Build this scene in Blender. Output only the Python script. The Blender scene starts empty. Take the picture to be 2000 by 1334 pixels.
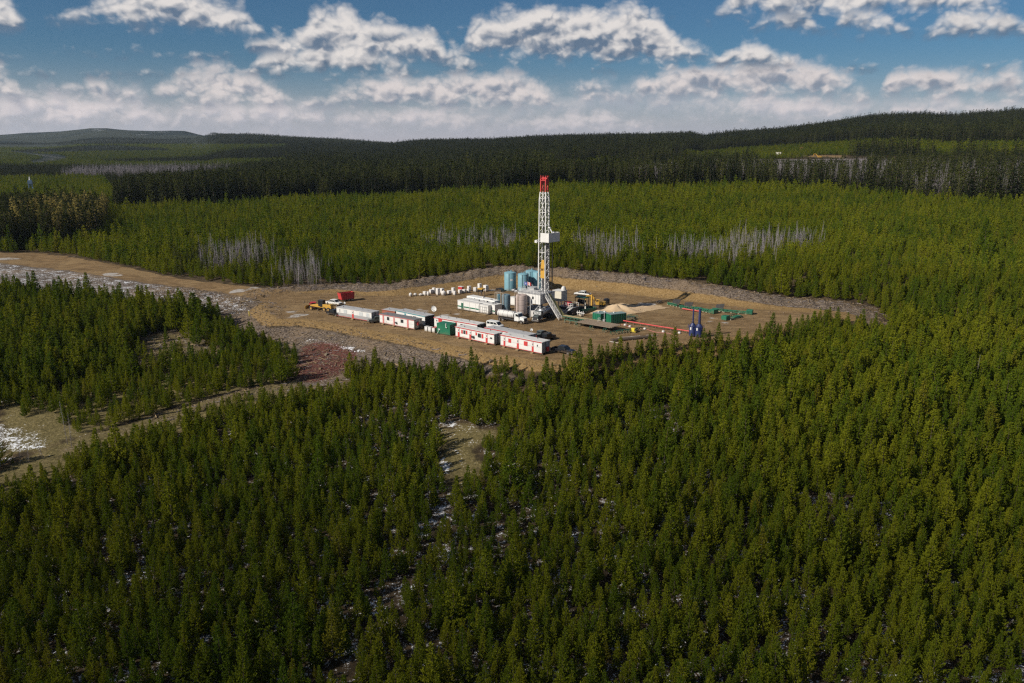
import bpy, bmesh, math, random
import numpy as np
from mathutils import Vector, Matrix
random.seed(7)
RNG = np.random.default_rng(11)
sc = bpy.context.scene
COL = sc.collection
R = math.radians

# ------------------------------------------------------------------ camera
H, F, PITCH = 51.0, 1570.0, R(13.78)
cam_d = bpy.data.cameras.new('camera')
cam = bpy.data.objects.new('camera', cam_d)
COL.objects.link(cam)
cam_d.sensor_width = 36.0
cam_d.lens = 36.0 * F / 2000.0
cam_d.clip_start, cam_d.clip_end = 1.0, 80000.0
cam.location = (0, 0, H)
cam.rotation_euler = (R(90) - PITCH, 0, 0)
sc.camera = cam
CP, SP = math.cos(PITCH), math.sin(PITCH)


def ray(px, py):
    a, b = (px - 1000.0) / F, (py - 667.0) / F
    return Vector((a, CP - b * SP, -SP - b * CP))


def at(px, py, z=0.0):
    d = ray(px, py)
    t = (z - H) / d.z
    return Vector((d.x * t, d.y * t, z))


def project(X, Y, Z):
    dy, dz = Y, Z - H
    depth = dy * CP - dz * SP
    up = dy * SP + dz * CP
    depth = np.maximum(depth, 0.1)
    return 1000 + F * X / depth, 667 - F * up / depth


# ------------------------------------------------------------------ node helper
class NT:
    def __init__(s, tree):
        s.t = tree

    def n(s, kind, **kw):
        nd = s.t.nodes.new(kind)
        for k, v in kw.items():
            setattr(nd, k, v)
        return nd

    def put(s, sock, v):
        if isinstance(v, bpy.types.NodeSocket):
            s.t.links.new(v, sock)
        elif isinstance(v, (tuple, list)) and len(v) == 3 and sock.type == 'RGBA':
            sock.default_value = (*v, 1)
        else:
            sock.default_value = v

    def m(s, op, a, b=None, c=None, clamp=False):
        nd = s.n('ShaderNodeMath', operation=op, use_clamp=clamp)
        for i, v in enumerate((a, b, c)):
            if v is not None:
                s.put(nd.inputs[i], v)
        return nd.outputs[0]

    def mix(s, f, a, b, blend='MIX'):
        nd = s.n('ShaderNodeMix', data_type='RGBA', blend_type=blend)
        nd.clamp_factor = True
        s.put(nd.inputs[0], f); s.put(nd.inputs[6], a); s.put(nd.inputs[7], b)
        return nd.outputs[2]

    def ss(s, v, lo, hi, a=0.0, b=1.0):
        nd = s.n('ShaderNodeMapRange', interpolation_type='SMOOTHSTEP')
        s.put(nd.inputs[0], v)
        for i, x in enumerate((lo, hi, a, b)):
            s.put(nd.inputs[i + 1], x)
        return nd.outputs[0]

    def noise(s, vec, scale, detail=3.0, rough=0.55, out=0, **kw):
        nd = s.n('ShaderNodeTexNoise', **kw)
        if vec is not None:
            s.put(nd.inputs['Vector'], vec)
        nd.inputs['Scale'].default_value = scale
        nd.inputs['Detail'].default_value = detail
        nd.inputs['Roughness'].default_value = rough
        return nd.outputs[out]

    def comb(s, x, y, z):
        nd = s.n('ShaderNodeCombineXYZ')
        for i, v in enumerate((x, y, z)):
            s.put(nd.inputs[i], v)
        return nd.outputs[0]


# ------------------------------------------------------------------ world: sky with cumulus rows
SUN_EL = R(34.5)
SUN_DIR = Vector((-0.868 * math.cos(SUN_EL), -0.496 * math.cos(SUN_EL), math.sin(SUN_EL))).normalized()
world = bpy.data.worlds.new('World')
sc.world = world
world.use_nodes = True
world.cycles.sampling_method = 'MANUAL'
world.cycles.sample_map_resolution = 512


def sky_curve(g, x, pts):
    """float curve through [(0..1, 0..1)]"""
    nd = g.n('ShaderNodeFloatCurve')
    c = nd.mapping.curves[0]
    nd.mapping.extend = 'HORIZONTAL'
    pts = sorted(pts)
    while len(c.points) < len(pts):
        c.points.new(0.5, 0.5)
    for p, (a, b) in zip(c.points, pts):
        p.location = (a, min(1, max(0, b)))
        p.handle_type = 'VECTOR'
    nd.mapping.update()
    g.put(nd.inputs['Value'], x)
    return nd.outputs[0]


AZ0, ELM = R(34.5), R(12.5)


def sky_uv(px, py):
    d = ray(px, py).normalized()
    az, el = math.atan2(d.x, d.y), math.asin(d.z)
    return (az + AZ0) / (2 * AZ0), (el + R(0.5)) / ELM


def build_world():
    t = world.node_tree
    t.nodes.clear()
    g = NT(t)
    tc = g.n('ShaderNodeTexCoord').outputs['Generated']
    sep = g.n('ShaderNodeSeparateXYZ')
    t.links.new(tc, sep.inputs[0])
    x, y, z = sep.outputs
    az = g.m('ARCTAN2', x, y)
    el = g.m('ARCSINE', z)
    u = g.m('DIVIDE', g.m('PINGPONG', g.m('ADD', az, AZ0), 2 * AZ0), 2 * AZ0)
    v = g.m('DIVIDE', g.m('ADD', el, R(0.5)), ELM)
    sky = g.n('ShaderNodeTexSky', sky_type='NISHITA')
    sky.sun_disc = False
    sky.sun_elevation = SUN_EL
    sky.sun_rotation = math.atan2(SUN_DIR.x, SUN_DIR.y)
    sky.altitude = 900
    sky.air_density = 1.0
    sky.dust_density = 0.6
    sky.ozone_density = 2.5
    base = g.mix(1.0, sky.outputs[0], (0.031, 0.051, 0.065), 'MULTIPLY')
    # haze band along the horizon
    hz = g.ss(v, -0.05, 0.60)
    base = g.mix(g.m('MULTIPLY', g.m('POWER', g.m('SUBTRACT', 1.0, hz), 1.6), 0.97), base, (0.70, 0.64, 0.675))
    P = g.comb(az, g.m('MULTIPLY', el, 1.35), 0.0)
    wob = g.n('ShaderNodeVectorMath', operation='MULTIPLY_ADD')
    t.links.new(g.noise(P, 34.0, 3.0, 0.55, out=1), wob.inputs[0]); wob.inputs[1].default_value = (0.022, 0.022, 0.0); t.links.new(P, wob.inputs[2])

    def billow(vec, detail):
        nd = g.n('ShaderNodeTexVoronoi', feature='SMOOTH_F1', voronoi_dimensions='2D')
        t.links.new(vec, nd.inputs['Vector'])
        nd.inputs['Scale'].default_value = 30.0
        nd.inputs['Detail'].default_value = detail
        nd.inputs['Roughness'].default_value = 0.55
        nd.inputs['Lacunarity'].default_value = 2.3
        nd.inputs['Smoothness'].default_value = 0.35
        return nd.outputs['Distance']
    n1 = g.noise(P, 30.0, 6.0, 0.56)
    b1 = billow(wob.outputs[0], 2.0)
    sh = g.n('ShaderNodeVectorMath', operation='ADD')
    t.links.new(wob.outputs[0], sh.inputs[0]); sh.inputs[1].default_value = (-0.0035, 0.0075, 0.0)
    b2 = billow(sh.outputs[0], 1.0)
    n3 = g.noise(P, 13.0, 2.0, 0.5)

    def row(k, tops, bases, soft, amp, base_col, bright, dark, op):
        nonlocal base
        T = sky_curve(g, u, [sky_uv(*p) for p in tops])
        B = sky_curve(g, u, [sky_uv(*p) for p in bases])
        nn = g.m('ADD', g.m('MULTIPLY', g.m('SUBTRACT', n1, 0.5), 0.75), g.m('MULTIPLY', g.m('SUBTRACT', 0.42, b1), 0.42))
        up = g.m('SUBTRACT', T, v)
        dn = g.m('MULTIPLY', g.m('SUBTRACT', v, B), 0.9)
        d = g.m('ADD', g.m('SMOOTH_MIN', up, dn, 0.06), g.m('MULTIPLY', nn, amp * 1.3))
        d = g.m('ADD', d, 0.035)
        alpha = g.ss(d, -0.035, soft * 0.95)
        alpha = g.m('MULTIPLY', alpha, op)
        # self shading: bright rims and tops, grey-blue flat bases
        rel = g.m('DIVIDE', g.m('SUBTRACT', v, B), g.m('MAXIMUM', g.m('SUBTRACT', T, B), 0.07))
        relief = g.m('MULTIPLY', g.m('SUBTRACT', b2, b1), 1.5)
        lit = g.m('ADD', g.m('MULTIPLY', rel, 1.25), relief)
        lit = g.m('ADD', lit, g.ss(d, -0.01, 0.17, 0.55, -0.30))
        lit = g.m('ADD', lit, g.m('MULTIPLY', g.m('SUBTRACT', n3, 0.5), 1.3))
        f = g.ss(lit, -0.1, 1.15)
        c = g.mix(f, dark, bright)
        base = g.mix(alpha, base, c)

    W0, W1 = -80, 2080

    def prof(segs, y0):
        """segments of the clouds: list of [(x,top)...], base y -> tops and bases with gaps sunk to y0+30"""
        tops, bases = [], []
        lastx = W0
        for seg, b in segs:
            a0, a1 = seg[0][0], seg[-1][0]
            tops += [(a0 - 12, b + 22), (a0, b + 2)] + seg[1:-1] + [(a1, b + 2), (a1 + 12, b + 22)]
            bases += [(a0 - 12, b), (a1 + 12, b)]
        tops = [(W0, tops[0][1])] + [p for p in tops if p[0] > W0] + [(W1, tops[-1][1])]
        bases = [(W0, bases[0][1])] + [p for p in bases if p[0] > W0] + [(W1, bases[-1][1])]
        return tops, bases

    BR, DK = (0.98, 0.92, 0.88), (0.155, 0.225, 0.33)
    # hazy low bank near the horizon
    row(1, [(-80, 172), (60, 164), (150, 172), (250, 160), (300, 182), (420, 190), (560, 176), (650, 196), (800, 205), (1000, 190), (1130, 158), (1300, 150), (1500, 165), (1700, 178), (1850, 186), (2080, 190)],
        [(-80, 272), (600, 268), (1000, 262), (1200, 245), (1500, 240), (2080, 242)], 0.20, 0.16, None, (0.98, 0.88, 0.88), (0.62, 0.62, 0.69), 0.6)
    tp, bs = prof([([(-90, 235), (-20, 196), (80, 186), (180, 192), (270, 205), (330, 225)], 232), ([(345, 226), (430, 206), (520, 202), (600, 216), (640, 228)], 234), ([(655, 232), (760, 216), (860, 214), (960, 226)], 240),
                   ([(1000, 250), (1040, 230), (1100, 226), (1180, 228), (1270, 246)], 250), ([(1380, 215), (1450, 192), (1560, 194), (1700, 206)], 224), ([(1740, 212), (1830, 196), (1930, 200), (2090, 206)], 218)], 0)
    row(2, tp, bs, 0.09, 0.10, None, (1.06, 0.94, 0.92), (0.70, 0.67, 0.72), 0.78)
    tp, bs = prof([([(-90, 160), (-40, 146), (10, 147), (34, 160)], 162), ([(60, 192), (120, 172), (200, 168), (262, 188)], 192),
                   ([(286, 190), (330, 160), (380, 140), (440, 137), (490, 146), (520, 166), (572, 190)], 198),
                   ([(608, 200), (650, 186), (700, 172), (735, 154), (770, 148), (805, 164), (850, 156), (900, 150), (960, 147), (1000, 144), (1040, 154), (1085, 188)], 203),
                   ([(1110, 182), (1160, 164), (1215, 172)], 186),
                   ([(1228, 172), (1300, 138), (1400, 130), (1500, 128), (1560, 120), (1610, 124), (1640, 144), (1700, 165)], 180),
                   ([(1716, 165), (1740, 144), (1790, 134), (1860, 135), (1900, 150), (1940, 155), (1980, 128), (2100, 124)], 182)], 0)
    row(3, tp, bs, 0.07, 0.105, None, (0.95, 0.86, 0.83), (0.30, 0.345, 0.43), 0.95)
    tp, bs = prof([([(490, 118), (520, 106), (560, 98), (620, 94), (690, 93), (740, 104), (805, 130)], 134), ([(852, 120), (885, 96), (946, 122)], 128),
                   ([(1400, 118), (1440, 92), (1480, 85), (1540, 112)], 122)], 0)
    row(4, tp, bs, 0.055, 0.10, None, BR, (0.14, 0.20, 0.29), 0.96)
    tp, bs = prof([([(484, 90), (520, 85), (560, 72), (592, 60), (612, 26), (640, 16), (680, 24), (702, 52), (745, 48), (790, 60), (840, 66), (872, 88)], 95),
                   ([(892, 90), (920, 55), (960, 35), (1000, 25), (1060, 18), (1130, 26), (1190, 22), (1240, 10), (1290, 32), (1310, 66), (1350, 92), (1400, 115)], 120),
                   ([(1480, 48), (1520, 32), (1580, 34), (1606, 48)], 50), ([(1612, 45), (1660, 18), (1730, 22), (1752, 45)], 53), ([(1812, 48), (1850, 24), (1930, 24), (2100, 40)], 57)], 0)
    row(5, tp, bs, 0.06, 0.105, None, BR, DK, 0.97)
    tp, bs = prof([([(-90, 15), (-40, -12), (10, -10), (34, 18)], 24), ([(62, 60), (100, 44), (140, 26), (165, 6), (210, -12), (300, -22), (380, -8), (430, 10), (475, 22), (514, 46)], 64),
                   ([(1408, 10), (1440, -20), (1700, -30), (1900, -22), (1966, 6)], 20)], 0)
    row(6, tp, bs, 0.065, 0.11, None, BR, DK, 0.95)
    # the cumulus field goes on overhead
    zz = g.m('MAXIMUM', z, 0.05)
    pv = g.comb(g.m('DIVIDE', x, zz), g.m('DIVIDE', y, zz), 0.0)
    n = g.noise(pv, 1.1, 6.0, 0.55)
    a = g.m('MULTIPLY', g.ss(n, 0.52, 0.66), g.ss(v, 1.05, 1.5))
    base = g.mix(a, base, g.mix(g.ss(n, 0.55, 0.85), (0.62, 0.60, 0.60), (0.34, 0.38, 0.44)))
    bg = g.n('ShaderNodeBackground')
    t.links.new(base, bg.inputs[0])
    bg.inputs[1].default_value = 0.70
    out = g.n('ShaderNodeOutputWorld')
    t.links.new(bg.outputs[0], out.inputs[0])


build_world()

# ------------------------------------------------------------------ sun and exposure
sun_d = bpy.data.lights.new('sun', 'SUN')
sun_d.energy = 5.0
sun_d.angle = R(0.53)
sun_d.color = (1.0, 0.93, 0.82)
sun = bpy.data.objects.new('sun', sun_d)
COL.objects.link(sun)
sun.rotation_euler = SUN_DIR.to_track_quat('Z', 'Y').to_euler()
sun.location = SUN_DIR * 400
vs = sc.view_settings
vs.view_transform = 'Standard'
vs.look = 'None'
vs.exposure = 0.22
vs.gamma = 1.0
vs.use_curve_mapping = False
sc.cycles.use_denoising = False
sc.cycles.pixel_filter_type = 'BLACKMAN_HARRIS'
sc.cycles.filter_width = 1.3
sc.cycles.max_bounces = 4
sc.cycles.diffuse_bounces = 2
sc.cycles.glossy_bounces = 2
sc.cycles.transmission_bounces = 2
sc.cycles.transparent_max_bounces = 8
sc.cycles.volume_bounces = 0
sc.cycles.caustics_reflective = False
sc.cycles.caustics_refractive = False

# ------------------------------------------------------------------ object helpers


def tag(o, label=None, cat=None, group=None, kind=None):
    if label: o['label'] = label
    if cat: o['category'] = cat
    if group: o['group'] = group
    if kind: o['kind'] = kind
    return o


def link(o, parent=None):
    COL.objects.link(o)
    if parent: o.parent = parent
    return o


def thing(name, label, cat, loc, rz=0.0, group=None):
    o = link(bpy.data.objects.new(name, None))
    o.empty_display_size = 0.5
    o.location = loc
    o.rotation_euler = (0, 0, rz)
    return tag(o, label, cat, group)


class MB:
    """collects solid shapes; build() links them as one mesh"""

    def __init__(s):
        s.v, s.f = [], []

    def add(s, vs_, fs):
        k = len(s.v)
        s.v += [tuple(p) for p in vs_]
        s.f += [tuple(i + k for i in f) for f in fs]
        return s

    def box(s, x0, x1, y0, y1, z0, z1):
        return s.add([(x0, y0, z0), (x1, y0, z0), (x1, y1, z0), (x0, y1, z0), (x0, y0, z1), (x1, y0, z1), (x1, y1, z1), (x0, y1, z1)],
                     [(3, 2, 1, 0), (4, 5, 6, 7), (0, 1, 5, 4), (1, 2, 6, 5), (2, 3, 7, 6), (3, 0, 4, 7)])

    def prism(s, prof, y0, y1, inset=0.0):
        """prof: (x, z) outline, extruded along y"""
        n = len(prof)
        a = [(x, y0, z) for x, z in prof]
        b = [(x, y1, z) for x, z in prof]
        return s.add(a + b, [tuple(range(n)), tuple(range(2 * n - 1, n - 1, -1))] + [(i, i + n, (i + 1) % n + n, (i + 1) % n) for i in range(n)])

    def cyl(s, p0, p1, r0, r1=None, n=12, caps=True):
        p0, p1 = Vector(p0), Vector(p1)
        r1 = r0 if r1 is None else r1
        d = (p1 - p0).normalized()
        e = d.orthogonal().normalized()
        f = d.cross(e)
        a, b = [], []
        for i in range(n):
            t = 2 * math.pi * i / n
            q = e * math.cos(t) + f * math.sin(t)
            a.append(p0 + q * r0); b.append(p1 + q * r1)
        fs = [(i, (i + 1) % n, (i + 1) % n + n, i + n) for i in range(n)]
        if caps:
            fs += [tuple(range(n - 1, -1, -1)), tuple(range(n, 2 * n))]
        return s.add(a + b, fs)

    def bar(s, p0, p1, w, h=None):
        p0, p1 = Vector(p0), Vector(p1)
        h = w if h is None else h
        d = (p1 - p0).normalized()
        up = Vector((0, 0, 1)) if abs(d.z) < 0.95 else Vector((0, 1, 0))
        e = d.cross(up).normalized() * w / 2
        f = e.cross(d).normalized() * h / 2
        c = [-e - f, e - f, e + f, -e + f]
        return s.add([p0 + q for q in c] + [p1 + q for q in c], [(0, 1, 2, 3), (7, 6, 5, 4), (0, 4, 5, 1), (1, 5, 6, 2), (2, 6, 7, 3), (3, 7, 4, 0)])

    def rev(s, prof, n=16, axis='z', c=(0, 0, 0)):
        """lathe: prof of (r, h)"""
        k = len(prof)
        vs_, fs = [], []
        for i in range(n):
            t = 2 * math.pi * i / n
            for r, h in prof:
                p = (r * math.cos(t), r * math.sin(t), h)
                if axis == 'x': p = (p[2], p[0], p[1])
                if axis == 'y': p = (p[0], p[2], p[1])
                vs_.append((p[0] + c[0], p[1] + c[1], p[2] + c[2]))
        for i in range(n):
            j = (i + 1) % n
            for q in range(k - 1):
                fs.append((i * k + q, j * k + q, j * k + q + 1, i * k + q + 1))
        return s.add(vs_, fs)

    def quad(s, *p):
        return s.add(p, [tuple(range(len(p)))])

    def build(s, name, mat, parent=None, smooth=False, bevel=0.0):
        me = bpy.data.meshes.new(name)
        me.from_pydata(s.v, [], s.f)
        bm = bmesh.new(); bm.from_mesh(me)
        bmesh.ops.recalc_face_normals(bm, faces=bm.faces)
        if bevel:
            ed = [e for e in bm.edges if len(e.link_faces) == 2 and e.calc_face_angle(0) > 0.5]
            bmesh.ops.bevel(bm, geom=ed, offset=bevel, segments=2, profile=0.6, affect='EDGES', clamp_overlap=True)
        bm.to_mesh(me); bm.free()
        me.materials.append(mat)
        if smooth:
            for p in me.polygons: p.use_smooth = True
            me.set_sharp_from_angle(angle=R(35))
        return link(bpy.data.objects.new(name, me), parent)


MATS = {}


def mat(name, col, rough=0.55, metal=0.0, dirt=0.25, scale=0.6, dirtcol=(0.16, 0.11, 0.06)):
    """painted or bare surface with uneven tone and patchy mud"""
    if name in MATS: return MATS[name]
    m = bpy.data.materials.new(name)
    m.use_nodes = True
    g = NT(m.node_tree)
    b = m.node_tree.nodes['Principled BSDF']
    tc = g.n('ShaderNodeTexCoord').outputs['Object']
    n1 = g.noise(tc, scale, 5.0, 0.6)
    n2 = g.noise(tc, scale * 6, 4.0, 0.65)
    c = g.mix(g.ss(n1, 0.3, 0.75), tuple(min(1, x * 0.86) for x in col), tuple(min(1, x * 1.06) for x in col))
    f = g.m('MULTIPLY', g.ss(g.m('ADD', g.m('MULTIPLY', n1, 0.5), g.m('MULTIPLY', n2, 0.5)), 0.47, 0.72), dirt)
    c = g.mix(f, c, dirtcol)
    sx_ = g.n('ShaderNodeSeparateXYZ'); g.put(sx_.inputs[0], tc)
    mud = g.m('SUBTRACT', g.m('ADD', n1, g.m('MULTIPLY', n2, 0.6)), g.m('MULTIPLY', sx_.outputs[2], 0.42))
    c = g.mix(g.ss(mud, 0.42, 0.75, 0.0, min(0.75, dirt * 2.2)), c, dirtcol)
    g.put(b.inputs['Base Color'], c)
    g.put(b.inputs['Roughness'], g.ss(n2, 0.2, 0.8, max(0.05, rough - 0.12), min(1, rough + 0.15)))
    b.inputs['Metallic'].default_value = metal
    bp = g.n('ShaderNodeBump'); bp.inputs['Strength'].default_value = 0.12; bp.inputs['Distance'].default_value = 0.02
    g.put(bp.inputs['Height'], n2)
    g.put(b.inputs['Normal'], bp.outputs[0])
    MATS[name] = m
    return m


# ------------------------------------------------------------------ terrain
def sstep(a, b, x):
    t = np.clip((x - a) / (b - a), 0, 1)
    return t * t * (3 - 2 * t)


PAD_PX = [(545, 622), (600, 622), (655, 630), (740, 646), (830, 660), (890, 674), (975, 691), (1058, 703), (1110, 700), (1200, 687), (1300, 674), (1400, 662),
          (1500, 645), (1580, 628), (1640, 613), (1590, 611), (1480, 605), (1400, 595), (1330, 587), (1290, 583), (1240, 577), (1200, 572), (1110, 566), (1080, 563), (980, 560),
          (900, 566), (830, 573), (770, 579), (700, 578), (640, 572), (560, 580), (520, 600)]


def poly_sdf(poly, X, Y):
    """signed distance, negative inside"""
    P = np.array(poly, float)
    d = np.full(X.shape, 1e18)
    inside = np.zeros(X.shape, bool)
    n = len(P)
    for i in range(n):
        ax, ay = P[i]; bx, by = P[(i + 1) % n]
        ex, ey = bx - ax, by - ay
        wx, wy = X - ax, Y - ay
        t = np.clip((wx * ex + wy * ey) / (ex * ex + ey * ey + 1e-12), 0, 1)
        d = np.minimum(d, (wx - t * ex) ** 2 + (wy - t * ey) ** 2)
        c = ((ay <= Y) & (by > Y)) | ((by <= Y) & (ay > Y))
        with np.errstate(divide='ignore', invalid='ignore'):
            xi = ax + (Y - ay) * ex / (ey if abs(ey) > 1e-12 else 1e-12)
        inside ^= c & (X < xi)
    d = np.sqrt(d)
    return np.where(inside, -d, d)


PAD = [(p.x, p.y) for p in (at(x, y, 0.0) for x, y in PAD_PX)]
RIDGE = np.array([(-300, 262), (0, 264), (100, 259), (160, 252), (200, 250), (300, 252), (370, 255), (400, 261), (500, 262), (600, 266), (700, 272), (770, 277), (830, 272), (900, 270),
                  (1000, 268), (1100, 263), (1200, 260), (1300, 258), (1350, 257), (1372, 263), (1430, 256), (1520, 250), (1600, 240), (1700, 228), (1800, 226), (1850, 229), (1900, 226), (2000, 222), (2300, 215)], float)
RDIST = np.array([(-300, 7500), (0, 7500), (380, 6800), (430, 4600), (740, 3700), (800, 2900), (1300, 2500), (2300, 2500)], float)


def gz(X, Y):
    """ground height: level pad cut into a slope, dome of plantation behind, far ridges"""
    X = np.asarray(X, float); Y = np.asarray(Y, float)
    hb = 0.6 + 3.9 * sstep(-75, 10, X)
    z = -4.5 + sstep(208, 292, Y) * (4.5 + hb)
    und = (np.sin(X * 0.061 + 1.3) * np.sin(Y * 0.047 + 0.4) + 0.6 * np.sin(X * 0.13 + Y * 0.09) + 0.35 * np.sin(X * 0.31 - Y * 0.27 + 2))
    z = z + und * 0.45 - 10.5 * sstep(215, 60, Y)
    z = z + 6.0 * sstep(300, 760, Y) + 6.0 * np.exp(-(((X - 190) / 330) ** 2 + ((Y - 640) / 210) ** 2))
    r = np.hypot(X, Y)
    Ys = np.maximum(Y, 1.0)
    pxa = np.clip(1000 + 1616.5 * X / Ys, -300, 2300)
    ry = np.interp(pxa, RIDGE[:, 0], RIDGE[:, 1])
    RD = np.interp(pxa, RDIST[:, 0], RDIST[:, 1])
    zt = H + (282 - ry) * RD / 1616.5 - 19.0
    rt = sstep(780, 1250, pxa)
    r0 = (0.33 - 0.09 * rt) * RD
    t = np.clip((r - r0) / (RD - r0), 0, 1)
    hill = (zt - 8 - 6 * rt) * (t ** (1.5 - 0.43 * rt)) * (1 - 0.08 * np.sin(t * 9.0 + X * 0.002) * (1 - t))
    hill = hill + np.clip((r - 2800) / 3000, 0, 1) * 11.0 * (np.sin(X * 0.0041 + 1.2 * np.sin(Y * 0.0021)) * np.sin(Y * 0.0034 + 0.8) + 0.6 * np.sin(X * 0.0102 + Y * 0.0053))
    z = z + np.where(Y > 100, hill, 0)
    sd = poly_sdf(PAD, X, Y) if X.size < 4 else _pad_sd(X, Y)
    wid = 9.0 + 7.0 * (1 - sstep(215, 262, Y)) * (1 - sstep(5, 25, X))
    k = sstep(0, 1, np.clip(sd / wid, 0, 1))
    near = np.clip(1 - np.abs(sd) / 3.0, 0, 1)
    rough = 0.10 * np.sin(X * 1.7 + np.sin(Y * 0.8)) * np.sin(Y * 1.3 + np.sin(X * 0.6)) * (k * (1 - k) * 4)
    # windrow of pushed-up debris along the top of the back bank
    berm = 1.0 * np.exp(-((sd - wid - 1.0) / 3.0) ** 2) * sstep(230, 262, Y) * sstep(-95, -60, X)
    return z * k + rough + berm * (0.8 + 0.4 * np.sin(X * 0.55) * np.sin(X * 0.21 + 1) + 0.25 * np.sin(X * 1.9))


def _pad_sd(X, Y):
    out = np.full(X.shape, 60.0)
    b = (X > -150) & (X < 190) & (Y > 150) & (Y < 350)
    if b.any():
        out[b] = poly_sdf(PAD, X[b], Y[b])
    return out


def gzs(x, y):
    return float(gz(np.array([x]), np.array([y]))[0])


def at_g(px, py):
    """point where the pixel's ray meets the terrain"""
    d = ray(px, py)
    lo, hi = 20.0, 20.0
    t = np.geomspace(40, 30000, 4000)
    z = H + d.z * t
    g_ = gz(d.x * t, d.y * t)
    k = np.argmax(z < g_)
    if k == 0 and not z[0] < g_[0]:
        k = len(t) - 1
    for _ in range(2):
        a, b = t[max(0, k - 1)], t[k]
        t = np.linspace(a, b, 40)
        z = H + d.z * t
        k = max(1, int(np.argmax(z < gz(d.x * t, d.y * t))))
    q = t[k]
    return Vector((d.x * q, d.y * q, gzs(d.x * q, d.y * q)))


def poly_g(pts):
    return [(p.x, p.y) for p in (at_g(*q) for q in pts)]


# areas of the ground, outlined where they lie on the terrain
ROAD = poly_g([(-260, 470), (-60, 488), (0, 495), (60, 493), (130, 500), (250, 522), (390, 550), (470, 558), (560, 566), (650, 574), (640, 604), (560, 596), (470, 578), (400, 568), (250, 547), (100, 524), (0, 512), (-60, 508), (-260, 492)])
VERGE = poly_g([(-260, 492), (-60, 506), (0, 511), (100, 523), (250, 546), (400, 567), (470, 577), (560, 596), (545, 622), (520, 612), (480, 620), (440, 616), (330, 604), (200, 586), (100, 570), (0, 561), (-260, 544)])
FRONT = poly_g([(440, 604), (520, 600), (560, 612), (660, 630), (760, 655), (880, 682), (1000, 705), (1112, 712), (1095, 720), (1000, 722), (940, 728), (880, 722), (790, 717), (700, 730), (645, 750), (585, 756), (575, 724), (582, 697), (540, 677), (470, 655), (425, 642)])
BRUSH = poly_g([(590, 676), (620, 668), (660, 672), (700, 690), (692, 715), (650, 738), (600, 748), (575, 735), (585, 700)])
SNOWSTRIP = poly_g([(570, 655), (600, 655), (680, 668), (745, 686), (735, 700), (690, 696), (640, 680), (600, 672)])
CLEAR1 = poly_g([(252, 700), (266, 668), (310, 648), (385, 652), (450, 678), (452, 702), (385, 722), (300, 724)])
CLEAR1X = poly_g([(252, 700), (266, 668), (310, 648), (385, 652), (450, 678), (454, 706), (440, 735), (385, 748), (300, 752), (256, 735)])
STRIP = poly_g([(0, 790), (150, 750), (300, 720), (450, 690), (560, 672), (590, 690), (560, 740), (470, 762), (350, 792), (250, 824), (150, 856), (60, 885), (0, 890)])
PATH = poly_g([(-60, 950), (0, 918), (60, 888), (150, 854), (250, 826), (350, 794), (470, 762), (580, 742), (700, 744), (660, 762), (590, 764), (480, 780), (360, 812), (260, 846), (160, 878), (90, 908), (20, 940), (-60, 975)])
PATHX = poly_g([(-60, 950), (0, 918), (60, 888), (150, 854), (250, 826), (350, 794), (470, 762), (580, 742), (700, 744), (680, 772), (600, 786), (480, 806), (360, 840), (260, 876), (160, 912), (90, 945), (20, 985), (-60, 1030)])
SNOWFIELD = poly_g([(-80, 806), (0, 808), (50, 822), (110, 836), (140, 852), (110, 880), (50, 896), (-80, 905)])
CLEAR2 = poly_g([(850, 850), (862, 832), (884, 838), (905, 822), (940, 838), (978, 834), (980, 852), (950, 862), (930, 880), (950, 905), (944, 945), (915, 940), (905, 965), (872, 958), (868, 930), (846, 915), (858, 885)])
CLEAR2S = poly_g([(846, 880), (866, 874), (890, 905), (892, 940), (870, 945), (850, 915)])
TRAIL_PX = [(878, 780), (880, 815), (878, 960), (850, 1050), (800, 1130), (745, 1200), (710, 1260), (660, 1340), (600, 1430)]
TRAIL = poly_g([(x - 9 - 0.012 * (y - 800), y) for x, y in TRAIL_PX] + [(x + 9 + 0.012 * (y - 800), y) for x, y in reversed(TRAIL_PX)])
SAND = poly_g([(1150, 611), (1180, 597), (1215, 592), (1250, 597), (1292, 596), (1290, 603), (1240, 612), (1190, 618)])
FARROAD = poly_g([(-60, 289), (40, 298), (105, 303), (122, 307), (118, 313), (68, 322), (48, 323), (76, 314), (94, 309), (84, 305), (0, 294.5), (-60, 291)])
FARPAD = poly_g([(1532, 303.5), (1650, 303.5), (1655, 308), (1525, 308)])
HILLSNOW = [poly_g(q) for q in ([(250, 262), (280, 258), (290, 262), (262, 268)], [(305, 254), (330, 252), (328, 259), (308, 260)], [(180, 253), (205, 251), (205, 254), (180, 256)], [(348, 290), (356, 288), (356, 292), (348, 293)])]


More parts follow.
